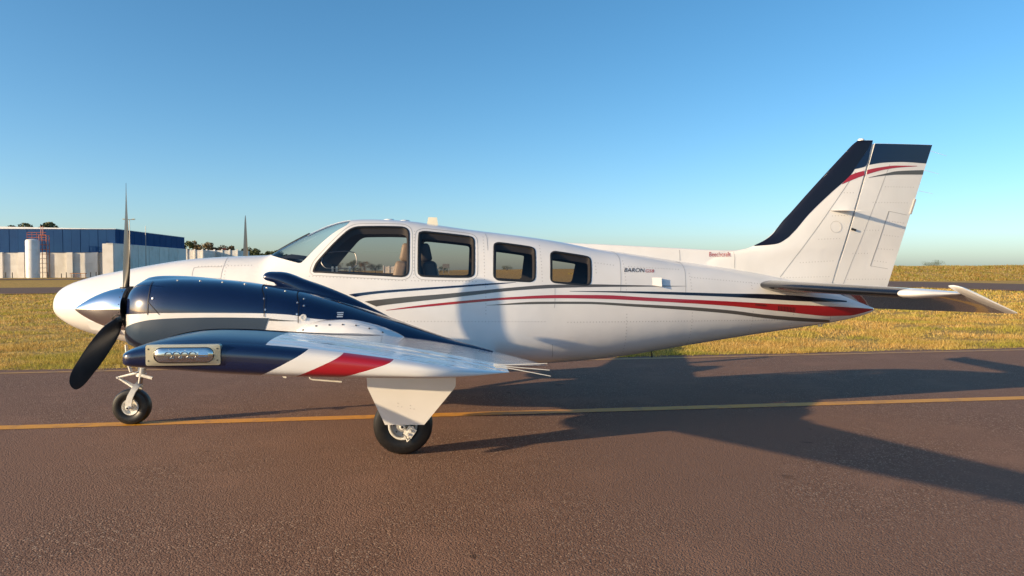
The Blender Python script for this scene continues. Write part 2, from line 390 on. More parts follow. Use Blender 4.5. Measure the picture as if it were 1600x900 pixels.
strip('edge_line', lambda x: EDGE(x) - .42, lambda x: EDGE(x) - .27, xs2, .004, M['yellow_worn'], taxi)
near = [(-120,18),(-60,33),(-25.5,43.3),(-5,51),(15,55),(30,55),(38,53.5),(41.9,50),(43,44),(43.2,36),(43.2,9)]
farp = [(-140,35),(-80,50),(-36,63),(-10,75),(20,82),(45,82.5),(56,81),(60,76),(61.3,66),(61.5,55),(61.5,9)]
def resample(p, n):
    p = np.array(p, float); t = np.arange(len(p)); q = np.linspace(0, len(p)-1, n)
    return np.stack([Pchip(np.stack([t, p[:, k]], 1))(q) for k in range(p.shape[1])], 1)
A_, B_ = resample(near, 120), resample(farp, 120)
v = []
for a, b in zip(A_, B_): v += [(a[0], a[1], .012), (b[0], b[1], .012)]
rd = tag(mobj('far_taxiway', v, [(2*i, 2*i+2, 2*i+3, 2*i+1) for i in range(119)], M['asphalt_far'], smooth=False), kind='structure')
v = []
for a, b in zip(A_, B_):
    t = (b - a)/np.linalg.norm(b - a); v += [(*(a + t*.5), .02), (*(a + t*1.0), .02)]
mobj('edge_line', v, [(2*i, 2*i+2, 2*i+3, 2*i+1) for i in range(119)], M['yellow'], rd, smooth=False)
v = [(-170,126,.012),(-60,126,.012),(-60,163,.012),(-170,160,.012)]
tag(mobj('hangar_apron', v, [(0,1,2,3)], M['asphalt_far'], smooth=False), kind='structure')

# ------------------------------------------------------------------ aeroplane
PLANE = tag(empty('airplane'), 'white twin-propeller aeroplane with navy engine cowlings and red stripes parked on the taxiway', 'airplane')

BK = {
'w1': [[2.588,1.52],[2.608,1.586],[2.642,1.635],[2.753,1.769],[2.863,1.889],[2.913,1.928],[2.977,1.948],[3.223,1.952],[3.396,1.947],[3.447,1.923],[3.465,1.877],[3.47,1.695],[3.469,1.53],[3.452,1.488],[3.404,1.473],[3.243,1.483],[2.886,1.502],[2.636,1.517]],
'w2': [[3.566,1.865],[3.584,1.895],[3.627,1.902],[3.845,1.881],[4.046,1.857],[4.086,1.837],[4.096,1.791],[4.089,1.517],[4.074,1.48],[4.031,1.465],[3.843,1.466],[3.614,1.475],[3.577,1.491],[3.565,1.53]],
'w3': [[4.295,1.753],[4.314,1.786],[4.352,1.793],[4.504,1.774],[4.651,1.752],[4.687,1.733],[4.692,1.691],[4.677,1.466],[4.66,1.432],[4.622,1.42],[4.485,1.427],[4.33,1.436],[4.297,1.455],[4.282,1.492]],
'w4': [[4.854,1.666],[4.871,1.695],[4.906,1.706],[5.049,1.686],[5.213,1.66],[5.247,1.644],[5.254,1.609],[5.234,1.426],[5.216,1.392],[5.176,1.382],[5.021,1.396],[4.881,1.409],[4.847,1.425],[4.839,1.459]],
'ws': [[2.462,1.59],[2.891,2.017]],
'A': [[2.917,1.301],[2.959,1.31],[3.196,1.336],[3.572,1.361],[4.085,1.392],[4.33,1.406],[4.491,1.411]],
'A_': [[2.976,1.28],[3.018,1.289],[3.196,1.312],[3.572,1.34],[4.085,1.375],[4.33,1.394],[4.491,1.409]],
'B': [[3.065,1.237],[3.107,1.243],[3.422,1.275],[3.794,1.303],[4.084,1.328],[4.465,1.362],[4.874,1.386],[5.215,1.387],[5.511,1.38],[5.985,1.367],[6.242,1.362]],
'B_': [[3.172,1.189],[3.213,1.198],[3.422,1.223],[3.793,1.26],[4.084,1.292],[4.465,1.332],[4.873,1.354],[5.214,1.36],[5.51,1.361],[5.984,1.36],[6.242,1.36]],
'C': [[3.261,1.155],[3.571,1.197],[4.084,1.246],[4.464,1.271],[4.872,1.286],[5.342,1.281],[5.841,1.251],[6.712,1.202],[7.275,1.168],[7.874,1.136],[8.222,1.114],[8.43,1.099]],
'C_': [[3.261,1.152],[3.571,1.179],[4.084,1.222],[4.464,1.248],[4.871,1.255],[5.341,1.244],[5.84,1.216],[6.712,1.156],[7.278,1.095],[7.889,1.031],[8.118,1.031],[8.43,1.089]],
'D': [[4.205,1.194],[4.7,1.223],[5.178,1.218],[5.671,1.19],[6.148,1.161],[6.713,1.112],[7.117,1.06],[7.631,1.013],[7.908,0.986]],
'D_': [[4.205,1.192],[4.7,1.201],[5.178,1.196],[5.671,1.164],[6.148,1.129],[6.714,1.077],[7.122,1.023],[7.645,0.974],[7.931,0.959]],
'E': [[5.019,1.323],[5.535,1.317],[6.014,1.306],[6.717,1.282],[7.118,1.273],[7.619,1.241],[8.095,1.191]],
'E_': [[5.019,1.32],[5.534,1.303],[6.013,1.281],[6.714,1.248],[7.114,1.223],[7.615,1.191],[8.091,1.177]],
'p_nose': [[1.688,1.661],[1.705,1.596],[1.708,1.522],[1.712,1.45]],
'p_bag': [[1.705,1.456],[1.57,1.462],[1.44,1.465],[1.425,1.517],[1.423,1.553],[1.463,1.562],[1.587,1.565],[1.693,1.565]],
'p_door': [[4.874,1.372],[4.871,1.23],[4.864,1.162]],
'p_f1': [[5.525,1.717],[5.561,1.689],[5.572,1.635],[5.559,1.538],[5.538,1.311]],
'p_f2': [[6.212,1.611],[6.255,1.59],[6.261,1.537],[6.241,1.407],[6.227,1.266]],
'p_f3': [[7.874,1.14],[7.916,0.986]],
'p_roof': [[4.216,1.894],[4.228,1.831],[4.228,1.721]],
'p_belly': [[4.851,0.805],[4.867,0.667]],
'txtB': [[5.593,1.513],[5.902,1.509],[5.599,1.551],[5.898,1.489]],
'txtBe': [[6.594,1.653],[6.826,1.646]],
'vent': [[5.891,1.448],[5.981,1.447],[6.062,1.427],[6.053,1.357],[5.963,1.358],[5.882,1.371]],
'louv': [[7.002,1.185],[7.127,1.17],[7.002,1.152],[7.127,1.144],[7.26,1.168],[7.47,1.146],[7.263,1.095],[7.475,1.078]],
'spt': [[0.376,1.082]],
'navylow': [[1.646,1.218],[1.715,1.222],[1.991,1.223],[2.442,1.217],[2.624,1.208],[2.737,1.195],[2.828,1.168],[2.985,1.155]],
'greytop': [[1.344,0.95],[1.369,1.019],[1.552,1.104],[1.624,1.144],[1.714,1.17],[1.9,1.186],[2.126,1.189],[2.534,1.181]],
'greyend': [[2.534,1.181],[2.496,1.069]],
'seam1': [[1.646,1.448],[1.669,1.357],[1.671,1.209]],
'seam2': [[2.403,1.457],[2.495,1.306],[2.502,1.191]],
'seam3': [[2.694,1.369],[2.741,1.257],[2.743,1.141]],
'scr': [[1.704,1.329],[1.822,1.457],[1.986,1.452],[2.149,1.441],[2.308,1.426],[2.475,1.397],[2.613,1.372],[2.49,1.32],[2.505,1.242],[2.763,1.315],[2.775,1.266],[2.727,1.289],[2.732,1.207]],
'disc': [[2.778,1.183]],
'plac': [[3.03,1.194]]}
def pl(k): return np.array(BK[k])

# ---- fuselage skin with window openings
WIN = {k: loop_smooth(BK[k], 84 if k == 'w1' else 70) for k in ('w1', 'w2', 'w3', 'w4')}
def ws_loop():
    c0 = (2.078, math.pi/2)
    lb = (2.462, float(FUS.phi(2.462, 1.592))); lt = (2.865, math.pi/2 + .42)
    L = []
    def seg(a, b, n, bow=0.):
        for i in range(n):
            t = i/n; L.append((a[0] + (b[0]-a[0])*t + bow*math.sin(math.pi*t), a[1] + (b[1]-a[1])*t))
    low = [(x, float(FUS.phi(x, z))) for x, z in zip(np.linspace(2.088, 2.462, 17), np.linspace(1.688, 1.592, 17))]
    L.append((2.076, math.pi/2)); L += low[:-1]; seg(lb, lt, 16); seg(lt, (2.865, math.pi - lt[1]), 14, .03)
    rb = (lb[0], math.pi - lb[1]); seg((2.865, math.pi - lt[1]), rb, 16); L += [(x, math.pi - p) for x, p in low[::-1][:-1]]; L.append((2.088, math.pi - low[0][1]))
    return np.array(L)
def ws_round(L, it=1):
    for _ in range(it): L = .5*L + .25*(np.roll(L, 1, 0) + np.roll(L, -1, 0))
    return L
WS = ws_round(ws_loop())
KPHI = .6
def phi_loop(L, xz, side): return np.stack([xz[:, 0], L.phi(xz[:, 0], xz[:, 1], side)], 1)
def skin(L, xs, phis, cut0, cut1, loops):
    """grid skin; between stations cut0..cut1 and phi -12..192 deg it is re-triangulated round the openings"""
    nx, npn = len(xs), len(phis); P = L.pt(xs[:, None], phis[None, :])
    v = P.reshape(-1, 3).tolist(); f = []
    pa, pb = math.radians(-12), math.radians(192)
    inx = lambda i: cut0 - 1e-6 <= xs[i] and xs[i+1] <= cut1 + 1e-6
    inp = lambda j: phis[j] >= pa - 1e-6 and phis[j+1] <= pb + 1e-6
    for i in range(nx-1):
        for j in range(npn-1):
            if not (inx(i) and inp(j)): f.append((i*npn+j, i*npn+j+1, (i+1)*npn+j+1, (i+1)*npn+j))
    X = xs[(xs >= cut0-1e-6) & (xs <= cut1+1e-6)]; F = phis[(phis >= pa-1e-6) & (phis <= pb+1e-6)]
    allp = np.concatenate(loops); allp = np.stack([allp[:, 0], allp[:, 1]*KPHI], 1)
    pts = []
    for a in X:
        for b in F:
            q = np.array([a, b*KPHI]); edge = a in (X[0], X[-1]) or b in (F[0], F[-1])
            if edge or np.min(((allp - q)**2).sum(1)) > .011**2: pts.append(tuple(q))
    ed = []
    for lp in loops:
        n0 = len(pts); pts += [(a, b*KPHI) for a, b in lp]; ed += [(n0+i, n0+(i+1) % len(lp)) for i in range(len(lp))]
    vo, _, fo, *_r2 = delaunay_2d_cdt([Vector(p) for p in pts], ed, [], 0, 1e-6)
    base = len(v); q = np.array([(p.x, p.y/KPHI) for p in vo]); v += L.pt(q[:, 0], q[:, 1]).tolist()
    polys = [[(a, b) for a, b in lp] for lp in loops]
    for t in fo:
        c = q[list(t)].mean(0)
        if not any(inside(c, p) for p in polys): f.append(tuple(base + k for k in t))
    return v, f
dens = np.concatenate([[0, .002, .004, .008, .012, .02, .03, .045, .065, .095, .13, .18, .23, .28], np.arange(.33, 1.9, .05), np.arange(1.9, 5.46, .04), np.arange(5.5, 8.4, .05), [8.40, 8.43, 8.45, 8.462]])
dens = np.unique(np.round(dens, 4)); X0, X1 = 1.9, 5.46
phis = np.unique(np.round(np.concatenate([np.radians(np.arange(-90, 271, 3)), np.radians([-1.2, -.5, .5, 1.2, 178.8, 179.5, 180.5, 181.2, 88.5, 91.5])]), 6))
loops = [WS] + [phi_loop(FUS, WIN[k], s) for k in WIN for s in (-1, 1)]
v, f = skin(FUS, dens, phis, dens[dens >= 1.9][0], dens[dens <= 5.461][-1], loops)
fus = mobj('fuselage', v, f, M['white'], PLANE)

# ---- cabin lining (inner shell with slightly smaller openings) and window reveals
IW = {k: shrink(WIN[k], .021) for k in WIN}
ldens = np.arange(2.10, 5.45, .06)
WSI = WS.copy(); WSI[:, 0] = 2.55 + (WS[:, 0] - 2.55)*.93; WSI[:, 1] = math.pi/2 + (WS[:, 1] - math.pi/2)*.93
lphi = np.radians(np.arange(-90, 271, 6)); 
iloops = [WSI] + [phi_loop(FUS, IW[k], s) for k in IW for s in (-1, 1)]
v, f = skin(LIN, ldens, lphi, ldens[0], ldens[-1], iloops)
v = list(v); f = list(f)
for lo, li in zip(loops, iloops):
    n = len(lo); b = len(v)
    v += FUS.pt(lo[:, 0], lo[:, 1]).tolist() + LIN.pt(li[:, 0], li[:, 1]).tolist()
    f += [(b+i, b+(i+1) % n, b+n+(i+1) % n, b+n+i) for i in range(n)]
for x in (ldens[0], ldens[-1]):       # bulkheads
    b = len(v); r = LIN.pt(x, np.radians(np.arange(0, 360, 10))); v += r.tolist(); f.append(tuple(range(b, b+36)))
mobj('cabin_lining', v, f, M['lining'], PLANE, sharp=40)

# ---- panes and seals
def pane(name, L, lp, m, parent, off):
    poly = [(a, b*KPHI) for a, b in lp]; pts = list(poly); lo, hi = lp.min(0), lp.max(0)
    for a in np.arange(lo[0], hi[0], .05):
        for b in np.arange(lo[1], hi[1], .07):
            if inside((a, b), lp.tolist()) and np.min(((np.array(poly) - (a, b*KPHI))**2).sum(1)) > .02**2: pts.append((a, b*KPHI))
    n = len(poly); vo, _, fo, *_r2 = delaunay_2d_cdt([Vector(p) for p in pts], [(i, (i+1) % n) for i in range(n)], [], 1, 1e-6)
    q = np.array([(p.x, p.y/KPHI) for p in vo]); p = L.pt(q[:, 0], q[:, 1]); nn = L.norm(q[:, 0], q[:, 1])
    c = np.array([p[:, 0].mean(), L.yc, 1.1]); sg = np.sign(((p - c)*nn).sum(1, keepdims=True))
    return mobj(name, p + nn*sg*off, fo, m, parent)
def ring(name, L, lp0, lp1, m, parent, off):
    n = len(lp0); v = []
    for lp in (lp0, lp1):
        p = L.pt(lp[:, 0], lp[:, 1]); nn = L.norm(lp[:, 0], lp[:, 1]); c = np.array([0, L.yc, 1.1]); d = p - c; d[:, 0] = 0
        sg = np.sign((d*nn).sum(1, keepdims=True)); v += (p + nn*sg*off).tolist()
    return mobj(name, v, [(i, (i+1) % n, n+(i+1) % n, n+i) for i in range(n)], m, parent)
for k in WIN:
    for s in (-1, 1):
        pn = pane('window', FUS, phi_loop(FUS, WIN[k], s), M['glass'], fus, -.006)
        ring('window_seal', FUS, phi_loop(FUS, shrink(WIN[k], .006), s), phi_loop(FUS, shrink(WIN[k], -.010), s), M['seal'], fus, .0025)
        g = .034 if k in ('w1', 'w2') else 0
        if g: ring('frame_groove', FUS, phi_loop(FUS, shrink(WIN[k], -g), s), phi_loop(FUS, shrink(WIN[k], -g-.004), s), M['seam'], fus, .0015)
pane('windshield', FUS, WS, M['ws_glass'], fus, -.006)
WSo = np.stack([2.52 + (WS[:, 0]-2.52)*1.03, math.pi/2 + (WS[:, 1]-math.pi/2)*1.03], 1)
ring('windshield_seal', FUS, WS, WSo, M['seal'], fus, .0015) if False else None
b = MB(); xx = np.linspace(2.13, 2.45, 8); b.tube([(x, 0, float(FUS.f[0](x)) + .006) for x in xx], .011, 8); b.build('windshield_post', M['seal'], fus)
xx = np.linspace(2.43, 2.86, 8); MB().tube([(x, 0, float(FUS.f[0](x)) - .006) for x in xx], .010, 8).build('windshield_post', M['white'], fus)

# ---- painted stripes and lettering
def decal(name, L, up, lo, m, parent, side=-1, off=.002, n=140, k=6):
    up, lo = resample(up, n), resample(lo, n); s = np.linspace(0, 1, k)[None, :, None]
    g = up[:, None, :]*(1-s) + lo[:, None, :]*s
    P = L.surf(g[..., 0], g[..., 1], side, off)
    if L is NAC: P = chin(P)
    return mobj(name, P.reshape(-1, 3), grid_faces(n, k), m, parent)
def seam(name, L, pts, m, parent, side=-1, w=.004, off=.0016, n=40):
    p = resample(pts, n); t = np.gradient(p, axis=0); t /= np.linalg.norm(t, axis=1, keepdims=True); nn = np.stack([-t[:, 1], t[:, 0]], 1)
    return decal(name, L, p + nn*w/2, p - nn*w/2, m, parent, side, off, n, 2)
for key, m, o in (('A','navy',.002),('B','grey',.002),('C','red',.0024),('D','grey',.002),('E','black',.0022)):
    for s in (-1, 1): decal('stripe', FUS, pl(key), pl(key + '_'), M[m], fus, s, o)
for key in ('p_nose','p_bag','p_door','p_f1','p_f2','p_f3','p_roof','p_belly'):
    seam('panel_seam', FUS, pl(key), M['seam'], fus, w=.0038)
def lettering(name, s, x0, z0, width, m, parent, shear=0., slope=0., off=.003, fin=None, xs=1.0):
    cu = bpy.data.curves.new('t', 'FONT'); cu.body = s; cu.shear = shear; cu.resolution_u = 3
    ob = bpy.data.objects.new('t', cu); COL.objects.link(ob); bpy.context.view_layer.update()
    me = bpy.data.meshes.new_from_object(ob.evaluated_get(bpy.context.evaluated_depsgraph_get())); bpy.data.objects.remove(ob)
    co = np.array([v.co[:2] for v in me.vertices]); w = co[:, 0].max() - co[:, 0].min(); sc = width/w
    X = x0 + (co[:, 0] - co[:, 0].min())*sc; Z = z0 + co[:, 1]*sc*xs + (X - x0)*slope
    P = FUS.surf(X, Z, -1, off) if fin is None else np.stack([X, np.full_like(X, fin), Z], 1)
    fs = [tuple(p.vertices) for p in me.polygons]; bpy.data.meshes.remove(me)
    return mobj(name, P, fs, m, parent, smooth=False)
lettering('lettering', 'BARON', 5.593, 1.506, .225, M['black'], fus, .35, -.02, xs=.92)
lettering('lettering', 'G58', 5.822, 1.501, .096, M['red'], fus, .35, -.02, xs=.80)
# rivet rows
def rivets(name, L, rows, m, parent, r=.0058, sp=.032, off=.0022, both=True):
    v = []; f = []
    for side in ((-1, 1) if both else (-1,)):
        for row in rows:
            p = np.array(row, float); d = np.r_[0, np.cumsum(np.linalg.norm(np.diff(p, axis=0), axis=1))]
            q = np.arange(0, d[-1], sp); X = np.interp(q, d, p[:, 0]); Z = np.interp(q, d, p[:, 1])
            for k in range(len(q)):
                b0 = len(v)
                a = np.arange(6)*math.pi/3
                xs_ = np.r_[X[k], X[k] + r*np.cos(a)]; zs_ = np.r_[Z[k], Z[k] + r*np.sin(a)]
                P = L.surf(xs_, zs_, side, .0004); P[0] = L.surf(X[k:k+1], Z[k:k+1], side, off)[0]
                v += P.tolist(); f += [(b0, b0+1+i, b0+1+(i+1) % 6) for i in range(6)]
    return tag(mobj(name, v, f, m, parent), kind='stuff')
rows = [[(x, float(FUS.f[1](x)) + .022) for x in np.linspace(5.0, 7.9, 30)], [(5.65,1.56),(6.2,1.53)], [(5.0,1.02),(7.4,1.0)], [(3.3,1.05),(4.8,1.03)], [(4.20,1.40),(4.20,1.10)], [(.55,1.30),(1.40,1.44)], [(4.75,1.42),(4.75,1.80)], [(4.19,1.44),(4.19,1.86)], [(6.32,1.45),(7.3,1.36)]]
for x in (5.60, 6.30, 6.98, 7.45): rows.append([(x, float(FUS.f[1](x)) + .05), (x, 1.12)]); rows.append([(x, 1.33), (x, float(FUS.f[0](x)) - .10)])
rows += [[(5.30, 1.60), (5.52, 1.57)], [(5.30,1.50),(5.30,1.60)], [(3.52,1.46),(3.52,1.94)], [(2.55,1.475),(3.45,1.43)], [(3.50,1.43),(4.12,1.42)], [(1.46,1.57),(2.0,1.58)], [(1.74,1.46),(1.73,1.62)]]
rivets('rivet', FUS, rows, M['rivet'], fus)
# nose intake fairing, vent flap, louvres, small aerials
b = MB(); b.add([(.43,-.335,1.06),(.455,-.30,.975),(.72,-.36,.93),(.72,-.40,1.0),(.43,-.25,1.06),(.455,-.22,.975),(.72,-.28,.93),(.72,-.30,1.0)], [(0,1,2,3),(4,7,6,5),(0,4,5,1),(0,3,7,4),(1,5,6,2)])
b.build('intake_fairing', M['white'], fus, smooth=False)
p = FUS.surf(np.array([5.885,5.975,5.968,5.880]), np.array([1.448,1.447,1.358,1.371]), -1, .003)
q = p.copy(); q[1:3, 1] -= .030; q2 = q.copy(); q2[:, 1] += .006; q2[:, 0] += .003
MB().add(np.r_[q, q2], [(0,1,2,3),(4,7,6,5),(0,4,5,1),(1,5,6,2),(2,6,7,3),(3,7,4,0)]).build('vent_flap', M['white'], fus, smooth=False)
for x0, x1, z0, z1, n in ((7.0,7.13,1.157,1.176,9), (7.26,7.47,1.098,1.150,12)):
    for i in range(n):
        x = x0 + (x1-x0)*(i+.5)/n; zz = -.10*(x-x0)
        P = FUS.surf(np.array([x-.003, x+.003, x+.003, x-.003]), np.array([z1, z1, z0, z0]) + zz, -1, .004)
        mobj('louvre', P, [(0,1,2,3)], M['seal'], fus, smooth=False)
MB().add([(3.628,-.045,1.985),(3.748,-.045,1.968),(3.748,.045,1.968),(3.628,.045,1.985),(3.645,-.022,2.072),(3.733,-.022,2.070),(3.733,.022,2.070),(3.645,.022,2.072)], [(0,1,5,4),(1,2,6,5),(2,3,7,6),(3,0,4,7),(4,5,6,7)]).build('roof_aerial', mat('cream_plastic', (.74,.70,.55), .5), fus, smooth=False)
for x0, x1 in ((3.19, 3.30), (3.345, 3.46)):
    zt = float(FUS.f[0]((x0+x1)/2))
    MB().lathe([(0, .055), (.008, .053), (.013, .040), (.014, .001)], ((x0+x1)/2, 0, zt - .003), (0,0,1), 20).build('gps_aerial', M['white'], fus)
MB().tube([(5.985, -.02, .70), (5.99, -.02, .60)], .008, 8).build('belly_aerial', M['seal'], fus)
MB().tube([(7.83, 0, .95), (7.84, 0, .915), (7.87, 0, .915), (7.88, 0, .95)], .008, 6).build('tie_down_ring', M['gear'], fus)

# ---- cabin fittings
MB().box((3.4, 0, .84), (2.4, .98, .04)).build('cabin_floor', M['lining'], PLANE, smooth=False)
b = MB(); xs_ = [2.14, 2.30, 2.48, 2.58]; zz = [1.655, 1.69, 1.665, 1.60]; v = []
for x, z in zip(xs_, zz):
    w = float(LIN.pt(x, LIN.phi(x, z, 1))[1]) - .02
    v += [(x, -w, z - .04), (x, -w*.6, z), (x, w*.6, z), (x, w, z - .04)]
b.add(v, grid_faces(4, 4)); b.build('glareshield', M['dash'], PLANE)
MB().box((2.575, 0, 1.40), (.04, 1.02, .40)).build('instrument_panel', M['dash'], PLANE, smooth=False)
def seat(x, y, lm, hm, head=True, s=1):
    st = MB()
    R = Matrix.Rotation(math.radians(12*s), 3, 'Y')
    o = link(bpy.data.objects.new('seat', None), PLANE); o.location = (x, y, .84)
    def pillow(nm, c, d, m, R=None, sub=2):
        bm = bmesh.new(); bmesh.ops.create_cube(bm, size=1)
        for q in bm.verts: q.co = Vector((q.co.x*d[0], q.co.y*d[1], q.co.z*d[2]))
        bmesh.ops.bevel(bm, geom=bm.edges[:], offset=min(d)*.38, segments=4, profile=.6, affect='EDGES')
        for q in bm.verts: q.co = (R @ q.co if R else q.co) + Vector(c)
        me = bpy.data.meshes.new(nm); bm.to_mesh(me); bm.free(); me.materials.append(m)
        me.polygons.foreach_set('use_smooth', [True]*len(me.polygons)); return link(bpy.data.objects.new(nm, me), o)
    pillow('cushion', (0, 0, .22), (.50, .46, .16), lm)
    pillow('backrest', (.27*s, 0, .50), (.13, .46, .56), lm, R)
    if head: pillow('headrest', (.36*s, 0, .86), (.11, .27, .18), hm, R)
    MB().box((0, 0, .06), (.40, .36, .12)).build('pedestal', M['dash'], o, smooth=False)
    return o
seat(3.08, -.29, M['leather'], M['leather']); seat(3.08, .29, M['leather'], M['leather'])
seat(3.98, -.28, M['dark_leather'], M['dark_leather'], s=-1); seat(3.98, .28, M['dark_leather'], M['dark_leather'], False, s=-1)
b = MB(); b.tube([(2.58,-.29,1.40),(2.78,-.29,1.42)], .018, 10)
b.tube([(2.78,-.44,1.50),(2.78,-.44,1.40),(2.78,-.36,1.38),(2.78,-.22,1.38),(2.78,-.14,1.40),(2.78,-.14,1.50)], .014, 8); b.build('control_yoke', M['dash'], PLANE)
# storm-window rim and sun-visor hardware seen in the front side window
lp = np.array([(2.70,1.70),(2.66,1.66),(2.655,1.60),(2.70,1.555),(2.80,1.552),(2.93,1.552),(2.975,1.57),(2.985,1.63),(2.96,1.70),(2.86,1.715)]); lp = loop_smooth(lp, 60)
P = FUS.surf(lp[:, 0], lp[:, 1], -1, -.012); MB().tube(np.r_[P, P[:1]].tolist(), .0045, 6).build('storm_window_rim', M['metal'], fus)
for x in (2.76, 2.80, 2.92): MB().box(tuple(FUS.surf(np.array([x]), np.array([1.545]), -1, -.014)[0]), (.018, .012, .05)).build('window_latch', M['metal'], fus, smooth=False)

# ---- engine nacelle (left one is built, the right one is its mirror image)
nx = np.unique(np.round(np.concatenate([[1.44, 1.444, 1.45, 1.46, 1.475, 1.50, 1.53, 1.575, 1.62], np.arange(1.66, 4.15, .04), [4.15, 4.18, 4.2]]), 4))
nph = np.radians(np.arange(0, 360, 5)); P = NAC.pt(nx[:, None], nph[None, :])
# low hump along the inboard top of the front cowl
h = np.exp(-((P[..., 1] + 1.56)/.17)**4)*np.where(P[..., 2] > 1.3, 1, 0)
P = chin(P); ramp = np.clip((nx - 1.47)/.05, 0, 1)*np.clip((2.1 - nx)/.55, 0, 1); P[..., 2] += h*(ramp*.030)[:, None]
nac = mobj('engine_nacelle', P.reshape(-1, 3), grid_faces(len(nx), len(nph), True), M['navy'], PLANE)
# front bowl face with two cooling inlets
b = MB(); n = len(nph); r0 = P[0]; c = np.array([1.446, NY, 1.235])
inner = np.stack([np.full(n, 1.452), NY + .165*np.cos(nph), 1.235 + .165*np.sin(nph)], 1)
b.add(np.r_[r0, inner], [(i, (i+1) % n, n+(i+1) % n, n+i) for i in range(n)]); b.build('nose_bowl', M['navy'], nac)
MB().lathe([(0, .001), (0, .17)], (1.452, NY, 1.235), (1,0,0), 40).build('cowl_opening', M['plate'], nac)
for s in (-1, 1):
    a = np.linspace(0, 2*math.pi, 25)[:-1]
    pts = [(1.436, NY + s*(.235) + .055*math.cos(t), 1.25 + .085*math.sin(t)) for t in a]
    MB().add(pts, [tuple(range(24))]).build('cooling_inlet', M['plate'], nac, smooth=False)
navy_lo = pl('navylow').tolist()
wt = np.array([(1.446,1.205),(1.55,1.213)] + navy_lo[:5] + [(2.737,1.195),(2.828,1.175),(2.985,1.155),(3.2,1.12)])
wb = np.array([(x, float(NAC.f[1](x)) + .03) for x in wt[:, 0]])
for s in (-1, 1): decal('white_band', NAC, wt, wb, M['wing_white'], nac, s, .002, 120, 14)
gt = np.array([(1.443,1.085),(1.50,1.125),(1.567,1.148),(1.63,1.163),(1.715,1.176),(1.9,1.186),(2.126,1.189),(2.35,1.186),(2.534,1.181)])
gb = np.array([(1.443,1.055),(1.485,.985),(1.54,.955),(1.60,.93),(1.68,.905),(1.86,.88),(2.08,.86),(2.28,.85),(2.42,.84)])
for s in (-1, 1): decal('slate_band', NAC, gt, gb, M['slate'], nac, s, .0045, 90, 14)
for s in (-1, 1): decal('grey_pinstripe', NAC, [(2.54,1.178),(2.64,1.166),(2.75,1.158)], [(2.53,1.163),(2.64,1.158),(2.75,1.157)], M['grey'], nac, s, .0045, 30, 3)
for k in ('seam1','seam2','seam3'): seam('cowl_seam', NAC, pl(k), M['navy_seam'], nac, w=.006, off=.0052)
seam('cowl_seam', NAC, [(1.672,1.30),(1.76,1.21)], M['navy_seam'], nac, w=.004, off=.005)
for x, z in pl('scr'):
    P1 = NAC.surf(np.array([x]), np.array([z]), -1, .001)[0]; ph = NAC.phi(x, z); nn = NAC.surf(np.array([x]), np.array([z]), -1, .1)[0] - P1
    MB().lathe([(0, .0085), (.003, .008), (.0045, .001)], P1, nn, 10).build('cowl_screw', M['screw'], nac)
x, z = pl('disc')[0]; P1 = NAC.surf(np.array([x]), np.array([z]), -1, .002)[0]; nn = NAC.surf(np.array([x]), np.array([z]), -1, .1)[0] - P1
b = MB().lathe([(0, .024), (.006, .023), (.007, .015), (.004, .013), (.005, .001)], P1, nn, 24); b.build('drain_cap', M['gear'], nac)
for i, (dx, w) in enumerate(((0,.045),(.004,.040),(.002,.042))):
    z = 1.213 - .014*i; decal('placard', NAC, [(3.008+dx, z), (3.008+dx+w, z-.001)], [(3.008+dx, z-.008), (3.008+dx+w, z-.009)], M['white'], nac, -1, .0025, 4, 2)
# ram-air scoop on the nacelle
SC = Loft([(2.375,1.500),(2.385,1.512),(2.42,1.522),(2.50,1.520),(2.70,1.455),(3.0,1.336),(3.27,1.20),(3.45,1.10)],
          [(2.375,1.462),(2.385,1.45),(2.42,1.438),(2.46,1.425),(2.50,1.36),(2.7,1.25),(3.0,1.15),(3.45,1.0)],
          [(2.375,.075),(2.385,.092),(2.42,.105),(2.5,.112),(2.7,.112),(3.0,.095),(3.27,.06),(3.45,.02)],
          [(2.375,1.478),(2.5,1.45),(2.7,1.36),(3.0,1.25),(3.45,1.05)], [(2.375,2.4),(3.45,2.2)], [(2.375,2.2),(3.45,2.2)], yc=-1.52)
sx = np.unique(np.r_[2.375,2.38,2.385,2.395,2.41,2.43, np.arange(2.46, 3.45, .04), 3.45]); sp = np.radians(np.arange(0, 360, 10))
scoop = mobj('air_scoop', SC.pt(sx[:, None], sp[None, :]).reshape(-1, 3), grid_faces(len(sx), 36, True), M['navy'], PLANE)
e = SC.pt(2.376, sp); e[:, 1] = -1.52 + (e[:, 1] + 1.52)*.97; mobj('scoop_mouth', e, [tuple(range(36))], M['plate'], scoop, smooth=False)
MB().tube([(2.485,-1.60,1.428),(2.488,-1.60,1.385)], .010, 8).build('scoop_post', M['gear'], scoop)
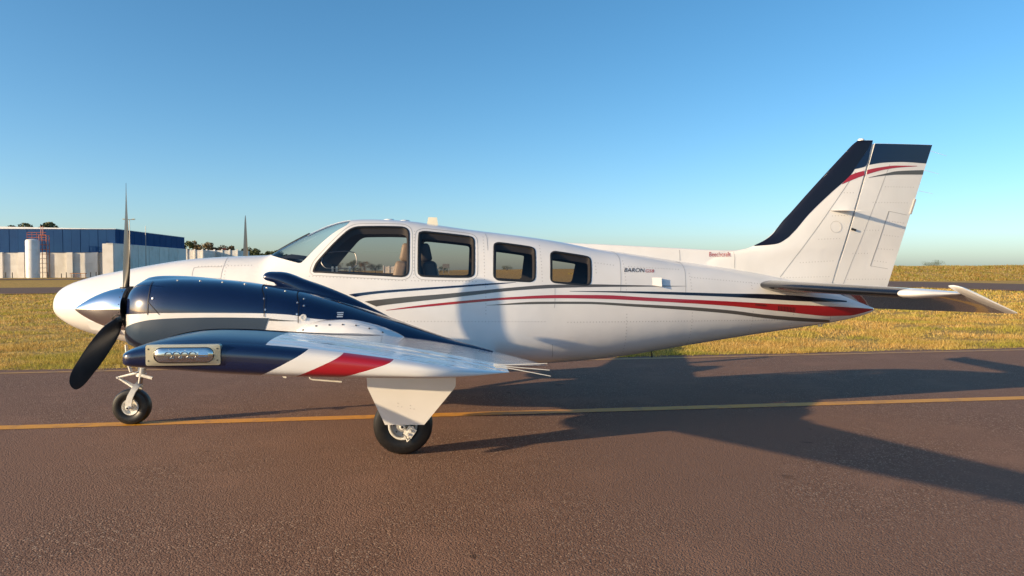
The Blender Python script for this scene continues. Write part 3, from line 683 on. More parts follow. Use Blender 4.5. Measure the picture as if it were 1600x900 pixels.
# white overwing fairing
FA = Loft([(2.70,1.03),(2.72,1.075),(2.76,1.108),(2.85,1.148),(2.93,1.163),(3.11,1.167),(3.29,1.132),(3.42,1.085),(3.52,1.03),(3.56,.98)],
          [(2.70,.98),(3.56,.93)], [(2.70,.03),(2.72,.08),(2.76,.12),(2.93,.16),(3.11,.165),(3.29,.15),(3.46,.10),(3.56,.02)],
          [(2.70,1.0),(2.93,1.03),(3.3,1.01),(3.56,.95)], [(2.7,2.3),(3.56,2.3)], [(2.7,2.3),(3.56,2.3)], yc=-2.10)
fx = np.unique(np.r_[2.70,2.705,2.715,2.73, np.arange(2.76, 3.55, .03), 3.56])
fair = mobj('overwing_fairing', FA.pt(fx[:, None], sp[None, :]).reshape(-1, 3), grid_faces(len(fx), 36, True), M['wing_white'], PLANE)
for x in np.linspace(2.80, 3.46, 8):
    z = float(FA.f[0](x)) - .030; P1 = FA.surf(np.array([x]), np.array([z]), -1, .001)[0]; nn = FA.surf(np.array([x]), np.array([z]), -1, .1)[0] - P1
    MB().lathe([(0, .007), (.003, .0065), (.003, .001)], P1, nn, 8).build('fairing_screw', M['dark_screw'], fair)

# ---- wing
def wing_pts(y, u, up):
    le, ch, zl, dr, th = wing_sec(y); a, b_ = foil(u, th); z = np.where(up, a, b_)
    return np.stack(np.broadcast_arrays(le + u*ch, -y, zl - dr*u + z*ch), -1)
def wing_panel(name, ys, u0, u1, m, parent, n=26):
    t = np.linspace(0, 1, n); u = u0 + (u1-u0)*((1 - np.cos(t*math.pi/2)) if u0 == 0 else t)
    v = []; nc = 2*n
    for y in ys: v += np.r_[wing_pts(y, u[::-1], True), wing_pts(y, u, False)].tolist()
    f = grid_faces(len(ys), nc)
    f += [(r*nc+nc-1, r*nc, (r+1)*nc, (r+1)*nc+nc-1) for r in range(len(ys)-1)]
    f += [tuple(range(nc)), tuple(range((len(ys)-1)*nc, len(ys)*nc))]
    return mobj(name, v, f, m, parent, sharp=40)
wing = wing_panel('wing', np.r_[np.linspace(0, 5.4, 28), 5.45], 0, .768, M['wing_white'], PLANE, 30)
wing_panel('flap', np.linspace(.72, 3.08, 10), .772, 1, M['wing_white'], wing, 10)
wing_panel('aileron', np.linspace(3.10, 5.44, 10), .772, 1, M['wing_white'], wing, 10)
# rounded tip with the painted bands; rows run from the upper skin over the edge to the lower skin
YT = 5.45; le, ch, zl, dr, th = wing_sec(YT)
def tip_pt(x, al):
    u = np.clip((x - le)/ch, 0, 1); a, b_ = foil(u, th); mid = zl - dr*u + ch*(a + b_)/2; T = ch*(a - b_)/2
    m = 4.2; L = .285*(1 - (1 - np.clip(u/.05, 0, 1))**3)**.5*(1 - .5*np.clip((u-.75)/.25, 0, 1)**2)
    c, s = np.cos(al), np.sin(al)
    return np.stack([x, -YT - L*np.abs(c)**(2/m), mid + T*np.sign(s)*np.abs(s)**(2/m)], -1)
CR = math.radians(38)
def tip_mesh(name, als, bounds, cols, m, parent):
    """bounds(al) -> list of X boundaries between paint fields"""
    v = []; nseg = len(cols); per = 26; idx = []
    for al in als:
        B = [le] + list(bounds(al)) + [le + ch]; row = []
        for k in range(nseg):
            t = np.linspace(0, 1, per+1)[:-1 if k < nseg-1 else None]
            if k == 0: t = t**2.2
            row += (B[k] + (B[k+1]-B[k])*t).tolist()
        v += tip_pt(np.array(row), np.full(len(row), al)).tolist(); nc = len(row)
    f = grid_faces(len(als), nc); idx = [cols[min((q[0] % nc)//per, nseg-1)] for q in f]
    return mobj(name, v, f, m, parent, idx=idx)
als = np.r_[np.linspace(math.pi/2, 1.2, 4), np.linspace(1.15, CR, 8)]
tip_mesh('wing_tip_top', als, lambda a: [3.388], [0, 1], [M['navy_tip'], M['wing_white']], wing)
def bands(a):
    zt_ = lambda q: math.copysign(abs(math.sin(q))**(2/4.2), math.sin(q)); k = (zt_(CR) - zt_(a))/(zt_(CR) + 1)
    return [3.492 - .135*k**1.25, 3.577 - .140*k**1.35, 3.700 - .160*k**1.5, 3.780 - .165*k**1.5]
als = np.r_[np.linspace(CR, -1.15, 22), np.linspace(-1.2, -math.pi/2, 4)]
tip_mesh('wing_tip', als, bands, [0, 1, 2, 1, 1], [M['navy'], M['white'], M['red']], wing)
# navy leading edge carried inboard along the upper skin
ys_ = np.linspace(2.35, 5.452, 24); v = []
for y in ys_:
    l0, c0, *_q = wing_sec(y); uu = np.linspace(0, (3.388 - l0)/c0, 24)**1.0; uu = uu[-1]*(np.linspace(0, 1, 24)**2); pp = wing_pts(y, uu, True); pp[:, 2] += .002; pp[:, 0] -= .0008; v += pp.tolist()
mobj('navy_leading_edge', v, grid_faces(24, 24), M['navy_tip'], wing)
# tip light: bezel, chrome trough, cups, clear cover
yb = float(tip_pt(np.array([3.2]), np.array([0.]))[0, 1]); zc_ = 1.3275
def rrect(x0, x1, z0, z1, r, n=6):
    out = []
    for cx, cz, a0 in ((x1-r, z1-r, 0), (x0+r, z1-r, 90), (x0+r, z0+r, 180), (x1-r, z0+r, 270)):
        for i in range(n+1): a = math.radians(a0 + 90*i/n); out.append((cx + r*math.cos(a), cz + r*math.sin(a)))
    return out
o_, i_ = rrect(3.117, 3.290, zc_-.0255, zc_+.0240, .005), rrect(3.136, 3.276, zc_-.0195, zc_+.0180, .0175)
n = len(o_); b = MB()
b.add([(x, yb-.004, z) for x, z in o_] + [(x, yb-.006, z) for x, z in i_] + [(x, yb+.012, z) for x, z in o_], [(k, (k+1) % n, n+(k+1) % n, n+k) for k in range(n)] + [(k, 2*n+k, 2*n+(k+1) % n, (k+1) % n) for k in range(n)])
light = b.build('tip_light', M['bezel'], wing, sharp=30)
b = MB(); v = []
for j in range(7):
    t = j/6; s = math.cos(t*math.pi/2); v += [(3.206 + (x-3.206)*(.72 + .26*s), yb - .004 - .006*math.sin(t*math.pi/2), zc_ + (z-zc_)*s*.96) for x, z in i_]
b.add(v, grid_faces(7, n, True))
for k in range(4): b.lathe([(-.0060,.0085),(-.0035,.0075),(.001,.002)], (3.172 + .0185*k, yb-.0075, zc_ + .003), (0,1,.45), 14)
for k in range(3): b.box((3.178 + .022*k, yb-.0095, zc_-.0085), (.015, .004, .005), Matrix.Rotation(.6, 3, 'X'))
b.box((3.206, yb-.0105, zc_-.0005), (.120, .002, .0018))
b.box((3.252, yb-.009, zc_+.004), (.022, .004, .010), Matrix.Rotation(-.25, 3, 'X')); b.box((3.252, yb-.009, zc_-.008), (.022, .004, .008), Matrix.Rotation(.35, 3, 'X'))
b.build('reflector', M['reflector'], wing, sharp=30)
v = []; nn_ = 6
for j in range(nn_+1):
    t = j/nn_; s = math.cos(t*math.pi/2); v += [(3.206 + (x-3.206)*(.72 + .28*s), yb - .006 - .013*math.sin(t*math.pi/2), zc_ + (z-zc_)*s) for x, z in i_]
mobj('lens', v, grid_faces(nn_+1, n, True), M['lens'], wing)
for x in (3.124, 3.283):
    for s in (-1, 1): MB().lathe([(0,.002),(.001,.002),(.001,.0005)], (x, yb-.0045, zc_ + s*.014), (0,-1,0), 8).build('bezel_screw', M['dark_screw'], wing)
# aerials, vents and wicks on the wing
for dz, x1, z1 in ((.004,4.118,1.262),(0,4.120,1.247),(-.004,4.118,1.235)):
    MB().tube([(3.965, -5.52 + dz*8, 1.262), (4.0, -5.52 + dz*8, 1.259), (x1, -5.52 + dz*8, z1)], [.0019,.0015,.0011], 6).build('static_wick', M['gear'], wing)
MB().tube([(3.274,-4.6,1.150),(3.291,-4.6,1.099),(3.300,-4.6,1.095),(3.414,-4.6,1.084)], .0035, 6).build('fuel_vent', M['gear'], wing)
MB().add([(3.155,-4.6,1.145),(3.20,-4.6,1.145),(3.197,-4.6,1.102),(3.187,-4.6,1.104),(3.155,-4.592,1.145),(3.20,-4.592,1.145),(3.197,-4.592,1.102),(3.187,-4.592,1.104)], [(0,1,2,3),(4,7,6,5),(0,3,7,4),(1,5,6,2),(3,2,6,7)]).build('tie_down_lug', M['gear'], wing, smooth=False)
for x in (3.20, 3.228): MB().add([(x,-5.3,1.262),(x+.028,-5.3,1.262),(x+.022,-5.3,1.218),(x+.008,-5.3,1.218),(x,-5.29,1.262),(x+.028,-5.29,1.262),(x+.022,-5.29,1.218),(x+.008,-5.29,1.218)], [(0,1,2,3),(4,7,6,5),(0,3,7,4),(1,5,6,2),(3,2,6,7)]).build('drain_vent', M['seal'], wing, smooth=False)

# ---- propeller
HUB = Vector((1.385, NY, 1.235))
prop = link(bpy.data.objects.new('propeller', None), PLANE); prop.location = HUB
prof = [(0,.002),(.012,.014),(.035,.032),(.07,.055),(.12,.084),(.17,.109),(.22,.130),(.27,.147),(.32,.159),(.37,.167),(.41,.171)]
MB().lathe([(h-.405, r) for h, r in prof], (0,0,0), (1,0,0), 64).build('spinner', M['chrome'], prop)
MB().lathe([(.006,.168),(.006,.1745),(.026,.1745),(.026,.10)], (0,0,0), (1,0,0), 64).build('backplate', M['plate'], prop)
for k in range(18):
    a = 2*math.pi*k/18 + .1; MB().lathe([(0,.004),(.002,.004),(.002,.001)], (-.012, .1705*math.cos(a), .1705*math.sin(a)), (0, math.cos(a), math.sin(a)), 6).build('spinner_screw', M['dark_screw'], prop)
def blade_mesh():
    rs = np.array([.10,.15,.19,.24,.30,.38,.48,.58,.68,.77,.84,.89,.93,.955,.968,.973])
    chd = np.interp(rs, [.10,.15,.19,.24,.30,.40,.55,.70,.84,.91,.95,.968,.973], [.060,.062,.070,.096,.120,.138,.147,.143,.133,.117,.085,.048,.012])
    thk = np.interp(rs, [.10,.16,.24,.40,.70,.973], [.060,.058,.040,.022,.012,.004])
    beta = np.radians(np.interp(rs, [.10,.25,.50,.75,.973], [52,46,37,28,22]))
    n = 24; v = []
    for r, c, t, b_ in zip(rs, chd, thk, beta):
        for k in range(n):
            a = 2*math.pi*k/n; q, w = .5*c*math.cos(a), .5*t*math.sin(a)*(1 if math.sin(a) > 0 else .5)
            v.append((-q*math.sin(b_) - w*math.cos(b_), q*math.cos(b_) - w*math.sin(b_), r))
    return v, grid_faces(len(rs), n, True) + [tuple(range((len(rs)-1)*n, len(rs)*n))]
bv, bf = blade_mesh(); bl0 = mobj('blade', bv, bf, M['blade'], prop)
bl0.location = (-.02, 0, 0); bl0.rotation_euler = (math.radians(-1.0), 0, 0)
def dup(o, parent):
    c = o.copy(); link(c); c.parent = parent; return c
for a in (119, 239): c = dup(bl0, prop); c.rotation_euler = (math.radians(a), 0, 0)
for a in (-1, 119, 239):      # blade root cut-outs in the spinner
    R = Matrix.Rotation(math.radians(a), 3, 'X'); d = R @ Vector((0,0,1))
    MB().lathe([(.10,.050),(.166,.050),(.169,.044)], (-.02,0,0), d, 24).build('blade_collar', M['plate'], prop)
prop2 = link(bpy.data.objects.new('propeller', None), PLANE); prop2.location = (HUB.x, -HUB.y, HUB.z)
for ch_ in list(prop.children): dup(ch_, prop2)

# ---- main gear
mg = link(bpy.data.objects.new('main_gear', None), PLANE); mg.location = (0,0,0)
WC = (3.463, -1.43, .243)
def tyre(R, w, rim): return [(-w*.30, rim), (-w*.42, rim+.012), (-w*.5, rim+.045), (-w*.5, R*.80), (-w*.44, R*.92), (-w*.30, R*.985), (-w*.15, R), (w*.15, R), (w*.30, R*.985), (w*.44, R*.92), (w*.5, R*.80), (w*.5, rim+.045), (w*.42, rim+.012), (w*.30, rim)]
MB().lathe(tyre(.245, .165, .112), WC, (0,1,0), 48).build('tyre', M['tyre'], mg)
MB().lathe([(-.062,.118),(-.070,.112),(-.060,.100),(-.040,.094),(-.036,.060),(-.062,.050),(-.066,.030),(-.07,.001)], WC, (0,1,0), 40).build('rim', M['silver'], mg, sharp=30)
MB().lathe([(-.064,.122),(-.073,.116),(-.073,.106),(-.064,.100)], WC, (0,1,0), 40).build('rim_flange', M['gear'], mg, sharp=30)
for k in range(8):
    a = 2*math.pi*k/8; MB().lathe([(0,.007),(-.012,.007),(-.012,.001)], (WC[0]+.076*math.cos(a), WC[1]-.038, WC[2]+.076*math.sin(a)), (0,1,0), 6).build('rim_bolt', M['dark_screw'], mg)
b = MB(); b.box((WC[0]+.062, WC[1]-.085, WC[2]-.045), (.075, .045, .085), Matrix.Rotation(.6, 3, 'Y'))
for k in range(4): b.lathe([(0,.011),(-.02,.011),(-.02,.001)], (WC[0]+.085-.022*k, WC[1]-.10, WC[2]-.004-.028*k), (0,1,0), 8)
b.tube([(WC[0]+.03,WC[1]-.09,WC[2]-.09),(WC[0]+.04,WC[1]-.1,WC[2]-.125),(WC[0]+.06,WC[1]-.1,WC[2]-.105)], .008, 6); b.build('brake_caliper', M['gear'], mg, smooth=False)
MB().lathe([(-.125,.001),(-.125,.018),(-.120,.024),(-.09,.026),(.10,.026),(.10,.001)], WC, (0,1,0), 20).build('axle', M['gear'], mg, sharp=30)
MB().lathe([(-.1265,.001),(-.1265,.011)], WC, (0,1,0), 12).build('axle_hole', M['plate'], mg)
b = MB(); b.tube([(3.463,-1.31,.243),(3.463,-1.31,.50)], .030, 14); b.tube([(3.463,-1.31,.45),(3.463,-1.31,.95)], .045, 14); b.box((3.463,-1.35,.243), (.08,.12,.07)); b.build('oleo_strut', M['gear'], mg)
b = MB(); b.box((3.40,-1.31,.40), (.16,.05,.02), Matrix.Rotation(.7, 3, 'Y')); b.box((3.40,-1.31,.53), (.16,.05,.02), Matrix.Rotation(-.7, 3, 'Y')); b.build('torque_link', M['gear'], mg, smooth=False)
door = [(3.173,.755),(3.186,.575),(3.195,.555),(3.325,.270),(3.642,.264),(3.890,.560),(3.901,.580),(3.903,.765)]
MB().prism(door, -1.575, -1.555).build('gear_door', M['white'], mg, smooth=False)
MB().box((3.80,-1.578,.715), (.014,.006,.045)).build('door_latch', M['seal'], mg, smooth=False)
for x, z in ((3.43,.42),(3.46,.415),(3.53,.40),(3.56,.395),(3.43,.445),(3.53,.425)): MB().lathe([(0,.0045),(.002,.004),(.002,.001)], (x,-1.575,z), (0,-1,0), 6).build('door_rivet', M['rivet'], mg)
b = MB(); b.tube([(3.55,-1.55,.55),(3.50,-1.36,.60)], .012, 8); b.tube([(3.35,-1.55,.55),(3.42,-1.36,.60)], .012, 8); b.build('door_link', M['gear'], mg)

# ---- right-hand half: mirror images
for o in (nac, scoop, fair, wing): mirror(o, PLANE)
mg2 = link(bpy.data.objects.new('main_gear', None), PLANE)
for ch_ in list(mg.children): mirror(ch_, mg2)

# ---- nose gear
ng = link(bpy.data.objects.new('nose_gear', None), PLANE)
NC_ = (.698, 0, .178)
MB().lathe(tyre(.180, .125, .078), NC_, (0,1,0), 44).build('tyre', M['tyre'], ng)
MB().lathe([(-.045,.082),(-.055,.080),(-.052,.070),(-.034,.064),(-.030,.036),(-.045,.032),(-.05,.001)], NC_, (0,1,0), 36).build('rim', M['gear'], ng, sharp=30)
MB().lathe([(.045,.082),(.055,.080),(.052,.070),(.034,.064),(.030,.036),(.045,.032),(.05,.001)], NC_, (0,1,0), 36).build('rim', M['gear'], ng, sharp=30)
def fork(s):
    pts = [(.698,s*.088,.178),(.702,s*.088,.23),(.718,s*.086,.29),(.742,s*.074,.345),(.765,s*.045,.39),(.775,0,.41)]
    v = []; f = []
    for i, p in enumerate(pts):
        t = Vector(pts[min(i+1,5)]) - Vector(pts[max(i-1,0)]); t.y = 0; t.normalize(); a = Vector((t.z,0,-t.x)); w = (.030,.030,.027,.026,.028,.03)[i]
        for q in (-1,1):
            for r in (-1,1): v.append(Vector(p) + a*w*q + Vector((0,r*.011,0)))
    for i in range(5): b0 = 4*i; f += [(b0,b0+1,b0+5,b0+4),(b0+1,b0+3,b0+7,b0+5),(b0+3,b0+2,b0+6,b0+7),(b0+2,b0,b0+4,b0+6)]
    f += [(0,2,3,1),(20,21,23,22)]
    return MB().add(v, f)
for s in (-1, 1): fork(s).build('fork_arm', M['gear'], ng, sharp=50)
MB().lathe([(-.115,.001),(-.115,.016),(-.11,.021),(.11,.021),(.115,.016),(.115,.001)], NC_, (0,1,0), 16).build('axle', M['gear'], ng, sharp=30)
MB().lathe([(-.1165,.001),(-.1165,.010)], NC_, (0,1,0), 12).build('axle_hole', M['plate'], ng)
MB().tube([(.775,0,.40),(.795,0,.52)], .022, 14).build('piston', M['metal'], ng)
b = MB(); b.tube([(.790,0,.49),(.830,0,.78)], .036, 16); b.tube([(.786,0,.475),(.792,0,.51)], .046, 16); b.build('oleo_strut', M['gear'], ng)
b = MB()
for s in (-1, 1): b.tube([(.765,s*.030,.515),(.565,s*.006,.468)], [.013,.009], 8); b.tube([(.565,s*.006,.468),(.735,s*.030,.365)], [.009,.014], 8)
b.tube([(.565,-.02,.468),(.565,.02,.468)], .011, 8); b.build('torque_link', M['gear'], ng)
MB().tube([(.815,-.05,.492),(.92,-.06,.463)], .016, 10).build('steering_damper', M['gear'], ng)
b = MB(); b.tube([(.82,-.03,.56),(1.10,-.03,.66)], .013, 8); b.tube([(.82,.03,.56),(1.10,.03,.66)], .013, 8); b.build('drag_brace', M['silver'], ng)
for s in (-1, 1): MB().prism([(.98,.78),(1.36,.72),(1.33,.63),(1.02,.64)], s*.15-.006, s*.15+.006).build('gear_door', M['white'], ng, smooth=False)
MB().tube([(.675,-.06,.80),(.685,-.06,.63),(.71,-.045,.53)], .016, 8).build('door_link', M['gear'], ng)

# ---- fin, rudder, dorsal fillet
ze = np.r_[1.25, 1.45, 1.60, 1.70, np.arange(1.74, 2.90, .02), 2.90, 2.916, 2.921].tolist()
LEX = Pchip([(1.25,6.0),(1.55,6.25),(1.66,6.5),(1.715,6.8),(1.745,7.0),(1.785,7.11),(1.84,7.225),(1.91,7.318),(1.966,7.364),(2.05,7.432),(2.128,7.507),(2.337,7.698),(2.8,8.136),(2.88,8.215),(2.921,8.27)])
HNG = lambda z: 7.971 + (z - 1.354)*(8.423 - 7.971)/(2.898 - 1.354)
TEX = lambda z: 8.606 + (z - 1.309)*(9.118 - 8.606)/(2.886 - 1.309)
def half(x, z):
    """half thickness of fin + rudder"""
    l, t = LEX(z), TEX(z); l = np.maximum(l, t - 2.6); u = np.clip((x - l)/(t - l), 0, 1)
    return np.minimum(t - l, 1.40)*5*.088*(.2969*np.sqrt(u) - .1260*u - .3516*u**2 + .2843*u**3 - .1036*u**4)*np.clip((2.935 - z)/.03, 0, 1)**.5
def fin_panel(name, zs, f0, f1, m, parent, n=28, cosine=True):
    v = []; t = np.linspace(0, 1, n); t = 1 - np.cos(t*math.pi/2) if cosine else t; nc = 2*n
    for z in zs:
        x = f0(z) + (f1(z) - f0(z))*t; hh = half(x, z)
        v += np.stack([x[::-1], -hh[::-1], np.full(n, z)], 1).tolist() + np.stack([x, hh, np.full(n, z)], 1).tolist()
    f = grid_faces(len(zs), nc) + [(r*nc+nc-1, r*nc, (r+1)*nc, (r+1)*nc+nc-1) for r in range(len(zs)-1)] + [tuple(range(nc)), tuple(range((len(zs)-1)*nc, len(zs)*nc))]
    return mobj(name, v, f, m, parent, sharp=45)
fin = fin_panel('fin', ze, lambda z: float(LEX(z)), lambda z: HNG(z) - .012, M['white'], PLANE)
zr = np.r_[np.linspace(1.312, 2.86, 24), 2.884]
rud = fin_panel('rudder', zr, lambda z: HNG(z) + .012, TEX, M['white'], PLANE, 18, False)
MB().tube([(HNG(z)+.004, -float(half(np.array(HNG(z)), z))*.55, z) for z in (1.33, 2.87)], .014, 6).build('hinge_gap', M['gap'], rud)  # tube coloured as the bluish shade lying along the hinge gap
def fin_decal(name, up, lo, m, parent, side=-1, off=.002, n=60, k=8, xlim=None):
    up, lo = resample(up, n), resample(lo, n); s = np.linspace(0, 1, k)[None, :, None]; g = up[:, None, :]*(1-s) + lo[:, None, :]*s
    x, z = g[..., 0], g[..., 1]
    return mobj(name, np.stack([x, side*(half(x, z) + off), z], -1).reshape(-1, 3), grid_faces(n, k), m, parent)
outer = [(float(LEX(z)) - .004, z) for z in np.linspace(1.785, 2.919, 80)]
inn = [(7.115,1.779),(7.33,1.800),(7.44,1.853),(7.530,1.934),(7.69,2.117),(7.978,2.384),(8.07,2.46),(8.157,2.541),(8.24,2.66),(8.34,2.80),(8.418,2.919)]
inn = [tuple(q) for q in resample(inn, 80)]
for s in (-1, 1):
    fin_decal('leading_edge_boot', outer, inn, M['boot'], fin, s, .0022, 80, 14)
    fin_decal('navy_cap', [(8.34,2.80),(8.36,2.84),(8.395,2.90),(8.41,2.919)][::-1], [(8.205,2.604),(8.25,2.62),(8.30,2.635),(8.345,2.646)][::-1], M['navy_fin'], fin, s, .0028, 30, 8) if False else None
    cl = Pchip([(8.204,2.603),(8.369,2.651),(8.565,2.681),(8.787,2.690),(9.035,2.681),(9.10,2.678)])
    fin_decal('navy_cap', [(8.20,2.604),(8.26,2.69),(8.34,2.80),(8.408,2.917)], [(8.202,2.603),(8.333,2.645),(8.378,2.80),(8.411,2.917)], M['navy_fin'], fin, s, .0026, 30, 8)
    v_ = []
    zz = np.linspace(0, 1, 16)
    fin_decal('navy_cap', [(HNG(2.882)+.016 + t*(TEX(2.882)-HNG(2.882)-.018), 2.882) for t in zz], [(HNG(float(cl(8.365)))+.016 + t*(TEX(2.68)-HNG(2.66)-.017), float(cl(HNG(2.66)+.016 + t*(TEX(2.68)-HNG(2.66)-.017)))) for t in zz], M['navy_fin'], rud, s, .002, 40, 10)
    # swooshes are cut at the hinge line
    ru, rl = Pchip([(8.060,2.445),(8.163,2.542),(8.297,2.585),(8.492,2.627),(8.689,2.650),(8.936,2.652)]), Pchip([(8.054,2.439),(8.297,2.534),(8.517,2.597),(8.689,2.626),(8.936,2.648)])
    for x0, x1, par in ((8.060, HNG(2.57)-.014, fin), (HNG(2.57)+.014, 8.936, rud)):
        xx = np.linspace(x0, x1, 16); fin_decal('red_swoosh', [(x, float(ru(x))) for x in xx], [(x, float(rl(x))) for x in xx], M['red'], par, s, .0021, 40, 5)
    gu, gl = Pchip([(8.358,2.516),(8.542,2.558),(8.689,2.589),(9.02,2.609)]), Pchip([(8.358,2.513),(8.542,2.539),(8.689,2.552),(9.02,2.560)])
    xx = np.linspace(8.362, 9.014, 16); fin_decal('grey_swoosh', [(x, float(gu(x))) for x in xx], [(x, float(gl(x))) for x in xx], M['grey'], rud, s, .0021, 40, 5)
    def fseam(p, par, w=.006, m='seam'):
        q = resample(p, 24); t = np.gradient(q, axis=0); t /= np.linalg.norm(t, axis=1, keepdims=True); nn = np.stack([-t[:, 1], t[:, 0]], 1)
        return fin_decal('panel_seam', q + nn*w/2, q - nn*w/2, M[m], par, s, .0018, 24, 2)
    fseam([(8.211,2.57),(7.733,1.909),(7.376,1.447)], fin); fseam([(8.608,2.66),(8.089,1.351)], rud, .004)
    fseam([(8.826,2.118),(8.608,2.157)], rud, .004); fseam([(8.608,2.157),(8.410,1.565)], rud, .009); fseam([(8.410,1.565),(8.615,1.532)], rud, .004); fseam([(7.26,1.98),(7.56,1.905)], fin, .003, 'navy_seam') if False else None
    fseam([(8.13,2.80),(8.34,2.805)], fin, .004, 'silver')
# fin rivets
def fin_rivets(rows, par, r=.0058, sp=.034):
    v = []; f = []
    for row in rows:
        p = np.array(row, float); d = np.r_[0, np.cumsum(np.linalg.norm(np.diff(p, axis=0), axis=1))]; q = np.arange(0, d[-1], sp)
        for X, Z in zip(np.interp(q, d, p[:, 0]), np.interp(q, d, p[:, 1])):
            b0 = len(v); a = np.arange(6)*math.pi/3; xs_ = np.r_[X, X + r*np.cos(a)]; zs_ = np.r_[Z, Z + r*np.sin(a)]; y = -half(xs_, zs_) - .0004; y[0] -= .0014
            v += np.stack([xs_, y, zs_], 1).tolist(); f += [(b0, b0+1+i, b0+1+(i+1) % 6) for i in range(6)]
    tag(mobj('rivet', v, f, M['rivet'], par), kind='stuff')
fin_rivets([[(7.60,1.60),(7.98,1.62)],[(7.80,1.85),(8.06,1.86)],[(7.95,2.10),(8.14,2.11)],[(8.05,2.35),(8.22,2.35)],[(7.42,1.44),(7.93,1.45)]], fin)
fin_rivets([[(8.15,1.42),(8.60,1.42)],[(8.20,1.70),(8.40,1.70)],[(8.32,1.95),(8.50,1.95)],[(8.42,2.25),(8.85,2.25)],[(8.56,2.42),(8.92,2.42)],[(8.46,1.62),(8.62,1.60)],[(8.5,1.75),(8.68,1.74)],[(8.56,1.9),(8.74,1.88)],[(8.62,2.05),(8.8,2.03)]], rud)
# dorsal fillet
DT = Pchip([(4.92,1.828),(5.09,1.813),(5.5,1.795),(6.28,1.757),(6.70,1.737),(6.90,1.735),(7.0,1.748),(7.11,1.783),(7.22,1.84),(7.31,1.91),(7.42,2.04)])
DH = Pchip([(4.92,.02),(5.2,.045),(6.2,.060),(6.8,.052),(7.05,.034),(7.2,.012),(7.42,.002)])
xs_ = np.r_[np.linspace(4.92, 6.6, 30), np.linspace(6.65, 7.42, 24)]; v = []; m_ = 15
for x in xs_:
    zt = float(DT(x)); z0 = float(FUS.f[0](x)) - .07; hw = float(DH(x)); fl = np.linspace(-1, 1, 2*m_+1)
    for q in fl:
        a = abs(q); z = z0 + (zt - z0)*min(1, (1 - a)*1.25)**.5 if a > .2 else zt - .012*(a/.2)**2
        if a > .2: z = zt - .012 - (zt - .012 - z0)*((a-.2)/.8)
        w = hw*(.45*(a/.2)**.6 if a <= .2 else .45 + .55*((a-.2)/.8)**.7) + (.055*max(0, (a-.72)/.28)**2)
        v.append((x, math.copysign(w, q) if q else 0, z))
dors = mobj('dorsal_fillet', v, grid_faces(len(xs_), 2*m_+1), M['white'], PLANE)
def on_dors(x, z, off=.003):
    zt = float(DT(x)); z0 = float(FUS.f[0](x)) - .07; a = .2 + .8*max(0, (zt-.012-z))/(zt-.012-z0)
    return -(float(DH(x))*(.45 + .55*((a-.2)/.8)**.7) + .055*max(0, (a-.72)/.28)**2) - off
le_ = lettering('lettering', 'Beechcraft', 6.60, 1.668, .232, M['red'], dors, .12, 0., fin=-.06, xs=1.25)
for q in le_.data.vertices: q.co.y = min(on_dors(q.co.x, q.co.z, .004), -float(half(np.array(q.co.x), np.array(q.co.z))) - .004)
for x in (6.28, 6.87):
    zt = float(DT(x)) - .02; z0 = float(FUS.f[0](x)) + .005
    P1 = [(xx, min(on_dors(xx, z, .002), -float(half(np.array(xx), np.array(z))) - .002), z) for z in np.linspace(zt, z0, 8) for xx in (x - .002, x + .002)]; mobj('panel_seam', P1, grid_faces(8, 2), M['seam'], dors)
# fin fittings: nav aerial blades, beacon, rudder wicks, tab
for s in (-1, 1):
    y0 = s*.045; y1 = s*.27
    MB().add([(7.90,y0,2.163),(8.12,y0,2.168),(8.14,y0,2.160),(7.92,y0,2.155),(8.15,y1,2.147),(8.235,y1,2.150),(8.24,y1,2.146),(8.155,y1,2.143)], [(0,1,5,4),(3,7,6,2),(0,4,7,3),(1,2,6,5),(4,5,6,7)]).build('nav_aerial', M['white'], fin, smooth=False)
b = MB(); b.lathe([(0,.035),(.012,.034),(.02,.026),(.024,.001)], (8.30,0,2.917), (0,0,1), 20); b.build('beacon', M['white'], fin)
x, z = 7.99, 1.985
MB().lathe([(0,.062),(.002,.062),(.002,.060),(.001,.058)], (7.99,-float(half(np.array(7.99), np.array(1.985)))-.001,1.985), (0,-1,0), 32).build('inspection_cover', M['rivet'], fin)
MB().box((8.19,-.062,1.955), (.05,.012,.022), Matrix.Rotation(.3,3,'Y')).build('hinge_bracket', M['seal'], fin, smooth=False)
for x0, z0, x1, z1 in ((9.10,2.817,9.285,2.765),(9.03,2.607,9.20,2.568),(8.962,2.384,9.13,2.351)): MB().tube([(x0,0,z0),(x1,0,z1)], [.0022,.0012], 5).build('static_wick', M['gear'], rud)
MB().box((8.897,-.004,2.21), (.02,.018,.17), Matrix.Rotation(math.radians(18),3,'Y')).build('trim_strip', M['seam'], rud, smooth=False)

